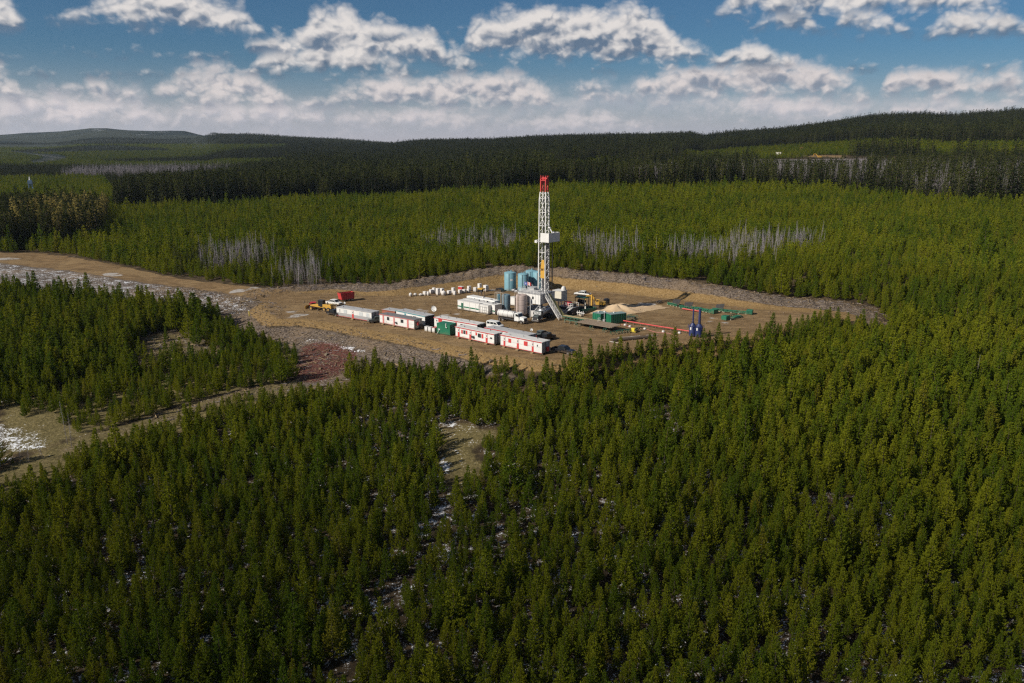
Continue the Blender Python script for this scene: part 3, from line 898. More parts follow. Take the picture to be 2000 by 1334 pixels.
def build_forest():
    # --- young pines, near and middle distance
    parts = []
    for r0, r1, step in ((58, 265, 1.88), (265, 560, 2.35), (560, 1000, 2.8)):
        X, Y, Z, px, py = grid(r0, r1, step)
        sd = _pad_sd(X, Y)
        keep = py > np.interp(px, EDGE[:, 0], EDGE[:, 1]) - 1
        back = Y > 240 - 0.12 * np.maximum(X - 60, 0)
        keep &= ~((sd < 14.5) & (Y > 232) & back) & ~((sd < 6.0) & (X < 12)) & ~(sd < 2.0)
        for poly, gr in ((ROAD, 1.5), (VERGE, 0.5), (FRONT, 0.0), (SNOWFIELD, 1.0), (CLEAR2, 0.0), (PATH, -0.3), (TRAIL, 0.0)):
            keep &= ~inside(poly, X, Y, gr)
        u = RNG.uniform(0, 1, len(X))
        thin = np.ones(len(X))
        thin[inside(CLEAR1X, X, Y)] = 0.12
        st = inside(STRIP, X, Y)
        thin[st] = 0.88
        thin[inside(SNOWFIELD, X, Y, 5)] = 0.5
        gap = rough(X, Y, 0.11)
        thin *= np.where((gap < 0.12) & (Y < 260), 0.6, 1.0)
        thin *= np.where((rough(X, Y, 0.17) < 0.16) & (Y > 262), 0.18, 1.0)
        thin *= np.where(Y > 262, 0.55 + 0.6 * np.clip(rough(X, Y, 0.075) * 1.6, 0, 0.75), 1.0)
        for poly, d, lab in SNAGP:
            thin[inside(poly, X, Y)] = 0.4
        keep &= u < thin * 0.96
        X, Y, Z, px, py, st = (a[keep] for a in (X, Y, Z, px, py, st))
        hh = np.interp(np.hypot(X, Y), [90, 200, 260], [4.0, 5.4, 5.3]) * np.exp(RNG.normal(0, 0.24, len(X))) * (0.80 + 0.40 * rough(X, Y, 0.028))
        hh = np.where(RNG.uniform(0, 1, len(X)) < 0.10, hh * RNG.uniform(0.45, 0.75, len(X)), hh)
        hh[st] *= 0.66
        near_bank = _pad_sd(X, Y) < 20
        hh[near_bank & (Y > 235)] *= 0.9
        hh[near_bank & (Y <= 235)] *= 0.74
        low = inside(PATHX, X, Y)
        hh[low] *= 0.34
        parts.append((X, Y, Z, hh))
    X, Y, Z, hh = (np.concatenate(a) for a in zip(*parts))
    r = np.hypot(X, Y)
    big = pick_largest('pine', X, Y, Z, hh, 300)
    ww = hh * RNG.uniform(0.74, 1.06, len(X))
    for i in np.flatnonzero(big):
        v = int(RNG.integers(0, 7))
        plant('pine_tree', 'young green pine in the nearest rows of the plantation at the foot of the photo', 'pine tree', 'nearest plantation pines', X[i], Y[i], Z[i], hh[i], ww[i], ME_PINE_CROWN[v], ME_PINE_TRUNK[v])
    a = ~big & (r < 250)
    b = ~big & (r >= 250)
    # one object holds the rest of the plantation
    idx = np.where(r < 330, RNG.integers(0, 7, len(X)), 7 + RNG.integers(0, 4, len(X)))
    for o in C_PINE_LO.objects:
        c = o.copy(); c.name = 'pines_near_9' + o.name[-1]; C_PINE_HI.objects.link(c)
    k = ~big
    scatter('young_pine_plantation', np.stack([X[k], Y[k], Z[k]], 1), hh[k], ww[k], idx[k], C_PINE_HI, 'dense plantation of young green pines around the drilling pad')
    print('young pines', len(X))

    # --- dark spruce wood
    parts = []
    for r0, r1, step, kk in ((380, 900, 3.9, 0), (900, 1700, 5.2, 1), (1700, 3000, 8.0, 2), (3000, 5200, 14.0, 3)):
        X, Y, Z, px, py = grid(r0, r1, step, -60, 2060)
        keep = py < np.interp(px, EDGE[:, 0], EDGE[:, 1])
        keep &= ~inside(ROAD, X, Y, 3)
        yf = inside(YF_LEFT, X, Y)
        for q in YF_RIGHT: yf |= inside(q, X, Y)
        left = (px < 560) & (py > 283) & (py < 326) & (r1 > 1000)
        yf |= left & (rough(X, Y, 0.004) > 0.32)
        yf |= inside(FARROAD, X, Y, 16)
        keep &= ~yf & ~inside(FARPAD, X, Y, 4)
        mixd = np.zeros(len(X), bool)
        for q in SNAGMIX: mixd |= inside(q, X, Y)
        u = RNG.uniform(0, 1, len(X))
        keep &= np.where(mixd, u < 0.22, u < 0.97)
        X, Y, Z = X[keep], Y[keep], Z[keep]
        h = (17.5 + 5 * rough(X, Y, 0.012)) * np.exp(RNG.normal(0, 0.15, len(X)))
        h = np.where(np.hypot(X, Y) < 520, h * 0.88, h)
        pxk, rk = 1000 + 1616.5 * X / Y, np.hypot(X, Y)
        h = h * (1 - 0.5 * sstep(560, 330, pxk) * sstep(720, 900, rk))
        if kk >= 2: h = h * (0.92 if kk == 2 else 0.8)
        # lower growth in front of the open slopes beyond
        bx, by = project(X, Y, Z)
        lim = np.full(len(X), -1e6)
        lim = np.where((bx > 1310) & (by > 305) & (by < 352), 309.0, lim)
        lim = np.where((bx > 1080) & (bx <= 1310) & (by > 326) & (by < 362), 325.0, lim)
        lim = np.where((bx < 560) & (by > 326) & (by <= 353), 326.0, lim)
        lim = np.where((bx < 226) & (by > 396), 387.0, lim)
        lim = np.where((bx >= 226) & (bx < 500) & (by > 353), np.interp(bx, [226, 300, 480, 500], [356, 340, 310, 300]), lim)
        depth_ = Y * CP - (Z - H) * SP
        lim = lim + np.where((bx > 1480) & (bx < 1690), 3.0, RNG.normal(0, 4.0, len(X)) - RNG.exponential(5.0, len(X)))
        h = np.minimum(h, np.maximum((by - lim) / F * depth_, 3.5))
        parts.append((X, Y, Z, h, h * RNG.uniform(0.85, 1.2, len(X)) * (1.0, 1.1, 1.35, 2.0, 3.2)[kk]))
    X, Y, Z, h, w = (np.concatenate(q) for q in zip(*parts))
    r = np.hypot(X, Y)
    lar = inside(LARCHP, X, Y) & (RNG.uniform(0, 1, len(X)) < 0.42)
    big = pick_largest('spruce', X, Y, Z, h, 300) & ~lar
    for i in np.flatnonzero(big):
        v = int(RNG.integers(0, 4))
        plant('spruce_tree', 'tall dark spruce in the front ranks of the dark wood', 'spruce tree', 'front spruces of the dark wood', X[i], Y[i], Z[i], h[i], w[i], ME_SPR_CROWN[v], ME_SPR_TRUNK[v])
    for i in np.flatnonzero(lar):
        v = int(RNG.integers(0, 4))
        plant('yellowed_tree', 'yellowed tan conifer standing among dark spruces above the road', 'conifer', 'yellowed conifers above the road', X[i], Y[i], Z[i], h[i] * 0.95, w[i], ME_LARCH_CROWN[v], ME_SPR_TRUNK[v])
    for q in range(46):
        p = at_g(RNG.uniform(310, 640), RNG.uniform(505, 548))
        if inside(ROAD, np.array([p.x]), np.array([p.y]), 3)[0]: continue
        v = int(RNG.integers(0, 4)); hq = RNG.uniform(6.5, 11)
        plant('spruce_tree', 'dark narrow spruce standing among dead grey trees above the dirt road', 'spruce tree', 'narrow spruces above the dirt road', p.x, p.y, p.z, hq, hq * 1.1, ME_SPR_CROWN[v], ME_SPR_TRUNK[v])
    k = ~big & ~lar
    idx = np.where(r < 800, RNG.integers(0, 4, len(X)), 4 + RNG.integers(0, 3, len(X)))
    scatter('dark_spruce_forest', np.stack([X[k], Y[k], Z[k]], 1), h[k], w[k], idx[k], C_SPR, 'dark spruce forest covering the far slopes and ridges')
    print('spruces', len(X), 'larch', int(lar.sum()))

    # --- far plantations on the open slopes
    parts = []
    for r0, r1, step, sc_ in ((600, 1300, 3.6, 1.0), (1300, 2600, 6.5, 1.35), (2600, 4600, 12.0, 2.2)):
        X, Y, Z, px, py = grid(r0, r1, step, -60, 2060)
        k = inside(YF_LEFT, X, Y)
        for q in YF_RIGHT: k |= inside(q, X, Y)
        k |= (px < 560) & (py > 283) & (py < 326) & (r0 > 1000) & (rough(X, Y, 0.004) > 0.32)
        k &= ~inside(FARROAD, X, Y, 15) & ~inside(FARPAD, X, Y, 2)
        k &= py < np.interp(px, EDGE[:, 0], EDGE[:, 1])
        h = 6.0 * np.exp(RNG.normal(0, 0.2, len(X)))
        parts.append((X[k], Y[k], Z[k], h[k], h[k] * sc_ * 1.1))
    X, Y, Z, h, w = (np.concatenate(q) for q in zip(*parts))
    scatter('far_plantation', np.stack([X, Y, Z], 1), h, w, RNG.integers(0, 4, len(X)), C_PINE_LO, 'green plantations on the distant open slopes')
    print('far pines', len(X))

    # --- dead trees
    n_ind = 0
    for poly, d, lab in SNAGP:
        P = np.array(poly)
        n = int((P[:, 0].max() - P[:, 0].min()) * (P[:, 1].max() - P[:, 1].min()))
        step = 2.6
        X, Y = np.meshgrid(np.arange(P[:, 0].min(), P[:, 0].max(), step), np.arange(P[:, 1].min(), P[:, 1].max(), step))
        X = X.ravel() + RNG.uniform(-1.2, 1.2, X.size); Y = Y.ravel() + RNG.uniform(-1.2, 1.2, Y.size)
        k = inside(poly, X, Y)
        X, Y = X[k], Y[k]
        want = {0: 70, 1: 42, 2: 46, 3: 60, 4: 80, 5: 66}[[q[2] for q in SNAGP].index(lab)]
        sel = RNG.permutation(len(X))[:want]
        for i in sel:
            hh_ = RNG.uniform(6.0, 12.0)
            o = link(bpy.data.objects.new('dead_tree', ME_SNAG[int(RNG.integers(0, 5))]))
            X[i] += RNG.normal(0, 3.0); Y[i] += RNG.normal(0, 3.0)
            o.location = (X[i], Y[i], gzs(X[i], Y[i]) - 0.05)
            o.rotation_euler = (RNG.normal(0, 0.06), RNG.normal(0, 0.06), RNG.uniform(0, 6.28))
            o.scale = (hh_ * 1.25, hh_ * 1.25, hh_)
            tag(o, lab, 'dead tree', lab.replace('bare grey dead tree', 'dead trees'))
            n_ind += 1
    for x, y, hh_, lab in ((132, 868, 9.5, 'tall thin dead tree beside the path past the snowfield'), (140, 874, 7.5, 'shorter dead tree next to the tall one beside the path'), (40, 905, 6.5, 'thin dead tree nearest the lower border of the snowfield'),
                           (86, 896, 6.0, 'dead tree leaning at the corner of the snowfield'), (58, 912, 5.0, 'small dead tree in front of the snowfield'), (1905, 745, 7.0, 'lone dead tree among green pines right of the pad'), (1362, 905, 5.0, 'slim dead tree among foreground pines below the pad')):
        p = at_g(x, y)
        o = link(bpy.data.objects.new('dead_tree', ME_SNAG[int(RNG.integers(0, 5))]))
        o.location = p; o.scale = (hh_, hh_, hh_); o.rotation_euler = (0.03, -0.03 if 'lean' not in lab else 0.25, x)
        tag(o, lab, 'dead tree', 'single dead trees')
    th = []
    for poly, d, lab in SNAGP:
        P = np.array(poly)
        X, Y = np.meshgrid(np.arange(P[:, 0].min(), P[:, 0].max(), 1.9), np.arange(P[:, 1].min(), P[:, 1].max(), 1.9))
        X = X.ravel() + RNG.uniform(-.9, .9, X.size); Y = Y.ravel() + RNG.uniform(-.9, .9, Y.size)
        k = inside(poly, X, Y) & (RNG.uniform(0, 1, X.size) < .8) & (rough(X, Y, .25) > .22)
        X = X + RNG.normal(0, 2.5, len(X)); Y = Y + RNG.normal(0, 2.5, len(Y))
        th.append(np.stack([X[k], Y[k], gz(X[k], Y[k])], 1))
    th = np.concatenate(th)
    hh_ = RNG.uniform(3.5, 8.5, len(th))
    scatter('dead_thicket', th, hh_, hh_ * 1.5, RNG.integers(0, 5, len(th)), C_SNAG, 'grey leafless thicket between the dead trees')
    parts = []
    for r0, r1, step in ((500, 1100, 3.6), (1100, 2200, 6.0)):
        X, Y, Z, px, py = grid(r0, r1, step, -60, 2060)
        k = np.zeros(len(X), bool)
        for q in SNAGMIX: k |= inside(q, X, Y)
        k &= RNG.uniform(0, 1, len(X)) < 0.8
        h = RNG.uniform(8, 17, len(X))
        h = np.minimum(h, np.maximum((py - np.where(px > 1310, 313.0, 320.0) + np.where((px > 1480) & (px < 1690), 2.0, RNG.normal(-4, 5, len(X)))) / F * (Y * CP), 3.5))
        parts.append((X[k], Y[k], Z[k], h[k], np.maximum(h[k], 9) * (1.5 if r0 < 1000 else 2.0)))
    X, Y, Z, h, w = (np.concatenate(q) for q in zip(*parts))
    scatter('far_dead_trees', np.stack([X, Y, Z], 1), h, w, RNG.integers(0, 5, len(X)), C_SNAG, 'grey dead trees mixed into the distant dark wood')
    print('snags', n_ind, len(X))


build_forest()

# ------------------------------------------------------------------ camp and rig materials
WHITE = mat('white_paint', (0.68, 0.67, 0.645), 0.5, dirt=0.22)
WHITE2 = mat('white_paint_grimy', (0.58, 0.57, 0.55), 0.55, dirt=0.45)
CREAM = mat('cream_paint', (0.62, 0.58, 0.48), 0.6, dirt=0.4)
GREYW = mat('grey_paint', (0.33, 0.33, 0.335), 0.6, dirt=0.2)
GREYL = mat('light_grey_sheet', (0.38, 0.38, 0.385), 0.55, dirt=0.2)
GREYR = mat('grey_roofing', (0.15, 0.15, 0.155), 0.8, dirt=0.25)
BLIND = mat('pale_blind', (0.50, 0.53, 0.54), 0.4, dirt=0.15)
RED = mat('red_paint', (0.52, 0.045, 0.045), 0.5, dirt=0.15)
ROSE = mat('faded_red_paint', (0.52, 0.17, 0.16), 0.6, dirt=0.2)
BRICK = mat('rust_red_sheet', (0.33, 0.11, 0.065), 0.7, dirt=0.3)
TEAL = mat('teal_paint', (0.06, 0.28, 0.31), 0.5, dirt=0.15)
GREEN = mat('dark_green_paint', (0.012, 0.14, 0.075), 0.45, dirt=0.12)
GREEN2 = mat('green_paint_worn', (0.015, 0.105, 0.065), 0.55, dirt=0.35)
TANKB = mat('pale_blue_tank_paint', (0.165, 0.33, 0.39), 0.5, dirt=0.15, scale=0.3)
SILOB = mat('slate_blue_paint', (0.13, 0.21, 0.26), 0.5, dirt=0.2, scale=0.3)
SILOT = mat('beige_silo_paint', (0.42, 0.335, 0.30), 0.55, dirt=0.25, scale=0.3)
NAVY = mat('navy_blue_paint', (0.018, 0.028, 0.105), 0.45, dirt=0.12)
YEL = mat('machine_yellow', (0.55, 0.31, 0.045), 0.5, dirt=0.35)
YELB = mat('bright_yellow', (0.68, 0.55, 0.04), 0.5, dirt=0.15)
BLACK = mat('black_rubber', (0.02, 0.02, 0.021), 0.75, dirt=0.35, scale=2)
DARK = mat('dark_steel', (0.045, 0.045, 0.05), 0.6, 0.3, dirt=0.3)
STEEL = mat('bare_steel', (0.36, 0.36, 0.37), 0.42, 0.7, dirt=0.2)
PIPE = mat('drill_pipe_steel', (0.16, 0.155, 0.165), 0.6, 0.4, dirt=0.35, scale=1.5)
RUST = mat('rusty_steel', (0.15, 0.08, 0.055), 0.8, 0.2, dirt=0.3, scale=2)
FRAME = mat('silo_frame_tan', (0.30, 0.24, 0.18), 0.65, dirt=0.3)
WOOD = mat('plank_wood', (0.42, 0.31, 0.16), 0.85, dirt=0.35, scale=2)
BAGW = mat('white_bag_cloth', (0.66, 0.63, 0.60), 0.85, dirt=0.25, scale=1.5)
BLUEC = mat('flag_blue', (0.05, 0.09, 0.30), 0.8, dirt=0.05)
CARW = mat('white_car_paint', (0.72, 0.72, 0.70), 0.3, dirt=0.35)
CARB = mat('black_car_paint', (0.012, 0.013, 0.017), 0.25, dirt=0.2)
CARG = mat('grey_car_paint', (0.07, 0.085, 0.085), 0.3, dirt=0.25)
CARR = mat('red_car_paint', (0.48, 0.03, 0.04), 0.3, dirt=0.2)
CHROME = mat('silver_trim', (0.62, 0.63, 0.65), 0.25, 0.8, dirt=0.15)
GLASS = mat('dark_glass', (0.02, 0.026, 0.03), 0.08, 0.0, dirt=0.08)
LAMP = mat('lamp_lens', (0.75, 0.72, 0.62), 0.15, dirt=0.05)
TAIL = mat('tail_lens', (0.35, 0.02, 0.02), 0.2, dirt=0.05)
SANDM = mat('pale_sand', (0.52, 0.385, 0.24), 0.95, dirt=0.25, scale=1.2, dirtcol=(0.30, 0.20, 0.11))


def frame2(A, B, z=0.0):
    """origin, turn and length from two points on the level z"""
    a, b = at(*A, z), at(*B, z)
    d = b - a
    return Vector((a.x, a.y, 0)), math.atan2(d.y, d.x), d.length


# ------------------------------------------------------------------ camp shacks
def shack(name, label, A, B, W, Ht, roofm, wallm, endm, zpix=0.0, trim=None, lower=None, feats=(), seam=True, skid=RED, ends=(), vents=3, cat='trailer', ladder=True, roofover=0.12):
    """site trailer: x along the long side facing the camera, y towards the back"""
    o, rz, L = frame2(A, B, zpix)
    t = thing(name, label, cat, o, rz, 'site trailers along the front of the pad')
    z0 = 0.42
    zt = Ht - 0.14
    if lower:
        zm = z0 + (zt - z0) * 0.42
        MB().box(0, L, 0, W, zm, zt).build('upper_wall', wallm, t)
        MB().box(0, L, -0.004, W, z0, zm).build('lower_wall', lower, t)
    else:
        MB().box(0, L, 0, W, z0, zt).build('wall', wallm, t)
    for xe in (0, L):
        s_ = 1 if xe else -1
        MB().box(*sorted((xe + s_ * 0.003, xe + s_ * 0.03)), 0.03, W - 0.03, z0 + 0.05, zt - 0.05).build('end_panel', endm, t)
        for yy in (0.5, W / 2, W - 0.5):
            MB().box(*sorted((xe + s_ * 0.031, xe + s_ * 0.075)), yy - 0.03, yy + 0.03, z0 + 0.06, zt - 0.06).build('end_stud', DARK, t)
    r = MB()
    r.prism([(-roofover, zt), (L + roofover, zt), (L + roofover, zt + 0.10), (-roofover, zt + 0.10)], -roofover, W + roofover)
    r.prism([(0, zt + 0.101), (L, zt + 0.101), (L - 0.1, zt + 0.16), (0.1, zt + 0.16)], 0.25, W - 0.25)
    rf = r.build('roof', roofm, t)
    for i in range(vents):
        x = L * (i + 0.6) / (vents + 0.4)
        y = W * (0.3 + 0.4 * ((i * 7) % 5) / 4)
        v = MB().cyl((x, y, zt + 0.12), (x, y, zt + 0.42), 0.07, n=8)
        v.cyl((x, y, zt + 0.42), (x, y, zt + 0.5), 0.13, 0.05, 8)
        v.build('vent', STEEL if i % 2 else DARK, rf)
    if trim:
        MB().box(-roofover, L + roofover, -roofover - 0.05, -roofover - 0.003, zt - 0.06, zt + 0.11).build('roof_trim', trim, t)
    sk = MB()
    for y in (0.12, W - 0.3):
        sk.box(-0.25, L + 0.25, y, y + 0.18, 0.12, z0 - 0.003)
    k = 0
    x = 0.4
    while x < L - 0.3:
        sk.box(x, x + 0.22, 0.05, W - 0.05, 0.0, 0.12)
        x += 1.9
    sk.build('skid', DARK, t)
    if skid:
        MB().box(0.02, L - 0.02, -0.05, -0.006, z0 - 0.04, z0 + 0.08).build('base_trim', skid, t)
    if seam:
        zs = z0 + (zt - z0) * 0.50
        n = 7
        for i in range(n):
            MB().box(L * i / n + 0.06, L * (i + 1) / n - 0.10, -0.022, -0.004, zs - 0.02, zs + 0.02).build('seam_strip', GREYW, t)
    if ladder:
        ld = MB()
        yb = W * 0.42
        for dy in (-0.2, 0.2):
            ld.bar((L + 0.14, yb + dy, z0), (L + 0.14, yb + dy, zt + 0.3), 0.05)
        for i in range(8):
            ld.bar((L + 0.14, yb - 0.2, z0 + 0.15 + i * 0.3), (L + 0.14, yb + 0.2, z0 + 0.15 + i * 0.3), 0.035)
        ld.build('ladder', DARK, t)
    hh = zt - z0
    for f in feats:
        kind, u0, u1, v0, v1, m = f[:6]
        x0, x1, a, b = L * u0, L * u1, z0 + hh * v0, z0 + hh * v1
        if kind == 'door':
            d = MB().box(x0, x1, -0.05, -0.005, a, b).build('door', m, t)
            mid = a + (b - a) * 0.56
            if len(f) > 6:
                MB().box(x0 + 0.05, x1 - 0.05, -0.065, -0.052, mid, b - 0.06).build('door_panel', WHITE, d)
                MB().box(x0 + (x1 - x0) * .35, x0 + (x1 - x0) * .65, -0.08, -0.067, mid + 0.2, b - 0.3).build('door_pane', GLASS, d)
            MB().box(x1 - 0.16, x1 - 0.08, -0.10, -0.052, a + (b - a) * .45, a + (b - a) * .50).build('handle', STEEL, d)
            st = MB()
            for i in range(2):
                st.box(x0 - 0.1, x1 + 0.1, -0.35 - 0.3 * i, -0.08 - 0.3 * i, 0.0, z0 - 0.05 - 0.17 * i)
            st.build('step', WOOD, t)
        elif kind == 'window':
            w = MB().box(x0, x1, -0.04, -0.005, a, b).build('window', STEEL, t)
            MB().box(x0 + 0.06, (x0 + x1) / 2 - 0.03, -0.05, -0.042, a + 0.06, b - 0.06).build('pane', GLASS, w)
            MB().box((x0 + x1) / 2 + 0.03, x1 - 0.06, -0.05, -0.042, a + 0.06, b - 0.06).build('pane', GLASS, w)
        elif kind == 'panel':
            MB().box(x0, x1, -0.045, -0.005, a, b).build('shutter', m, t)
        elif kind == 'unit':
            MB().box(x0, x1, -0.45, -0.02, a, b).build('wall_unit', m, t)
    for kind, y0, y1, a, b, m in ends:
        MB().box(L + 0.08, L + 0.5, W * y0, W * y1, z0 + hh * a, z0 + hh * b).build(kind, m, t)
    return t, L


shack('camp_trailer', 'white trailer with grey lower half and long row of windows by the yellow grader', (658, 618.7), (726, 630.4), 3.3, 3.1, GREYL, WHITE, GREYL, lower=GREYW, seam=False, vents=4,
      feats=[('panel', .08, .11, .5, .85, GREYL), ('panel', .21, .30, .45, .88, BLIND), ('door', .45, .50, .02, .9, RED, 1), ('panel', .66, .76, .45, .88, BLIND), ('panel', .86, .94, .45, .88, BLIND)])
shack('camp_trailer', 'white trailer with grey roof, red roof edge and three faded red doors', (742, 632.3), (809, 645.3), 3.2, 3.0, GREYR, WHITE, CREAM, trim=ROSE, skid=ROSE,
      feats=[('door', .09, .135, 0, .92, ROSE), ('window', .22, .29, .45, .85, None), ('door', .41, .45, 0, .9, ROSE), ('window', .62, .70, .45, .85, None), ('door', .80, .85, 0, .92, ROSE), ('unit', .47, .52, .28, .42, DARK), ('panel', .18, .20, .22, .34, GREYL)],
      ends=[('fire_box', .28, .50, .38, .78, RED), ('propane_rack', .62, .95, -.12, .40, DARK)], ladder=False)
shack('camp_trailer', 'long trailer with grey roof and teal roof edge behind the red-doored trailer', (773.4, 605.8), (829.8, 617.6), 3.6, 3.2, GREYL, WHITE, DARK, zpix=3.2, trim=TEAL, skid=TEAL, vents=3,
      feats=[('door', .3, .35, 0, .9, TEAL), ('window', .6, .7, .4, .8, None)])
shack('camp_shed', 'small rust-red shed with grey flat roof behind the trailers', (746, 604.0), (771, 607.8), 3.4, 2.9, GREYL, BRICK, BRICK, zpix=2.9, trim=BRICK, skid=None, seam=False, vents=1, cat='shed', ladder=False,
      feats=[('door', .4, .62, 0, .85, RED)])
shack('camp_trailer', 'long white trailer with red roof edge behind the dark green tank', (848, 619.2), (932, 634.0), 3.3, 3.2, WHITE2, WHITE, DARK, zpix=3.2, trim=RED, vents=6,
      feats=[('window', .05, .075, .62, .8, None), ('panel', .10, .19, .62, .95, RED), ('unit', .3, .33, .3, .7, DARK), ('door', .5, .54, 0, .9, RED), ('window', .62, .7, .45, .82, None)], ends=[('generator_box', .2, .95, .25, .98, BLACK)])
shack('camp_trailer', 'white trailer with red shutters and three doors beside the dark green tank', (890, 659.3), (965, 675.6), 3.2, 3.15, WHITE2, WHITE, GREYL, trim=RED, vents=3,
      feats=[('door', .06, .11, 0, .92, RED, 1), ('panel', .155, .195, .42, .8, RED), ('window', .21, .265, .42, .82, None), ('panel', .275, .315, .42, .82, RED), ('door', .37, .425, .03, .92, RED, 1), ('unit', .44, .50, .24, .42, DARK),
             ('panel', .53, .57, .55, .86, RED), ('window', .59, .67, .38, .8, None), ('panel', .685, .73, .36, .82, RED), ('door', .79, .84, .03, .92, RED, 1), ('window', .905, .955, .48, .66, None)])
shack('camp_trailer', 'trailer with grey roof and red roof edge in front of the white van', (947, 639.2), (1030, 655.4), 3.5, 3.15, GREYL, WHITE, GREYW, zpix=3.15, trim=RED, vents=3,
      feats=[('door', .2, .25, 0, .9, RED), ('window', .5, .58, .45, .82, None)])
shack('camp_trailer', 'white trailer with red square shutters nearest the camera, end of the row', (977.8, 677.2), (1058, 693.6), 3.3, 3.3, WHITE2, WHITE, GREYL, trim=RED, vents=3,
      feats=[('door', .075, .12, .02, .92, RED, 1), ('panel', .195, .265, .42, .80, RED), ('door', .405, .455, .02, .92, RED, 1), ('panel', .575, .665, .42, .84, RED), ('door', .765, .81, .02, .90, RED, 1), ('window', .885, .91, .56, .74, None)],
      ends=[('fire_box', .52, .74, .10, .50, RED)])


def green_tank():
    o, rz, L = frame2((853.3, 652.4), (879, 656.6))
    t = thing('fuel_tank', 'dark green boxy tank with white fittings between the trailers', 'tank', o, rz)
    MB().box(0, L, 0, 3.0, 0.25, 3.05).build('tank_body', GREEN, t, bevel=0.04)
    MB().box(-0.06, L + 0.06, -0.06, 3.06, 3.053, 3.15).build('lid', GREEN, t)
    sk = MB()
    for y in (0.2, 2.6): sk.box(-0.2, L + 0.2, y, y + 0.2, 0, 0.247)
    sk.build('skid', DARK, t)
    for i in range(5):
        x = L * (i + .5) / 5
    r = MB()
    for i in range(6):
        y = 0.25 + 2.5 * i / 5
        r.box(L + 0.003, L + 0.07, y - 0.06, y + 0.06, 0.3, 2.98)
    r.build('side_rib', GREEN, t)
    h = MB()
    h.cyl((0.55, -0.12, 1.5), (1.3, -0.12, 1.5), 0.09); h.cyl((0.95, -0.12, 1.2), (0.95, -0.12, 1.75), 0.07); h.cyl((0.9, -0.12, 1.2), (0.3, -0.5, 0.02), 0.06)
    h.build('hose_fitting', WHITE, t)
    s = MB(); s.cyl((L * .72, -0.1, 2.3), (L * .72, -0.1, 3.4), 0.12); s.cyl((L * .72, -0.1, 2.35), (L * .8, -0.25, 2.2), 0.12)
    s.build('vent_stack', WHITE, t)
    return t


green_tank()
for i, (x, y) in enumerate(((834.2, 646.8), (841, 648), (848.5, 649.3))):
    p = at(x, y)
    t = thing('tote_box', ('white box', 'middle white box', 'white box')[i] + (' farthest from the dark green tank in the row of three', ' in the row of three beside the dark green tank', ' touching the dark green tank, last of the row of three')[i], 'box', p, R(-36), 'white boxes beside the green tank')
    MB().box(-0.5, 0.5, -0.5, 0.5, 0.14, 1.35).build('tote', WHITE, t, bevel=0.05)
    MB().box(-0.52, 0.52, -0.52, 0.52, 1.352, 1.42).build('lid', ROSE if i == 2 else WHITE2, t)
    pl = MB()
    for k in (-.45, 0, .33): pl.box(-0.55, 0.55, k, k + .12, 0, .138)
    pl.build('pallet', WOOD, t)
    MB().box(0.503, 0.53, -0.3, 0.3, 0.4, 1.1).build('valve_panel', GREYW, t)


def dish(label, px, py, z, r, group='satellite dishes on the trailer roofs', tall=1.2):
    p = at(px, py, z)
    t = thing('satellite_dish', label, 'satellite dish', (p.x, p.y, z - tall), R(160), group)
    MB().cyl((0, 0, 0), (0, 0, tall - r * .3), 0.05, n=8).build('mast', STEEL, t)
    prof = [(r * k / 6, -0.22 * r * (1 - (k / 6) ** 2)) for k in range(7)]
    d = MB().rev([(a, b) for a, b in prof] + [(r, 0.03), (r * .97, 0.03)], 20, 'y', (0, 0, tall))
    d.build('reflector', WHITE, t, smooth=True)
    a = MB(); a.cyl((0, -.2 * r, tall - r * .8), (0, r * .9, tall - r * .1), 0.025, n=6); a.box(-.06, .06, r * .8, r, tall - .12, tall + .05)
    a.build('feed_arm', STEEL, t)


dish('large white satellite dish on the end of the teal-edged trailer', 847.3, 603, 4.7, 0.85, tall=1.5)
dish('small white satellite dish at the far end of the grey and white trailer', 672.8, 591.5, 4.0, 0.36, tall=0.9)
dish('small white satellite dish on the pale grey roof near the black pickup', 1038, 644, 3.85, 0.4, tall=0.75)


# ------------------------------------------------------------------ vehicles
def wheels(t, spots, r, w, rim=STEEL):
    for x, y in spots:
        wd = MB()
        wd.rev([(r * .55, -w / 2), (r * .9, -w / 2), (r, -w * .35), (r, w * .35), (r * .9, w / 2), (r * .55, w / 2)], 18, 'y', (x, y, r))
        wh = wd.build('wheel', BLACK, t, smooth=True)
        MB().rev([(0.0, -w * .32), (r * .2, -w * .36), (r * .56, -w * .3), (r * .56, w * .3), (r * .2, w * .36), (0.0, w * .32)], 12, 'y', (x, y, r)).build('rim', rim, wh)


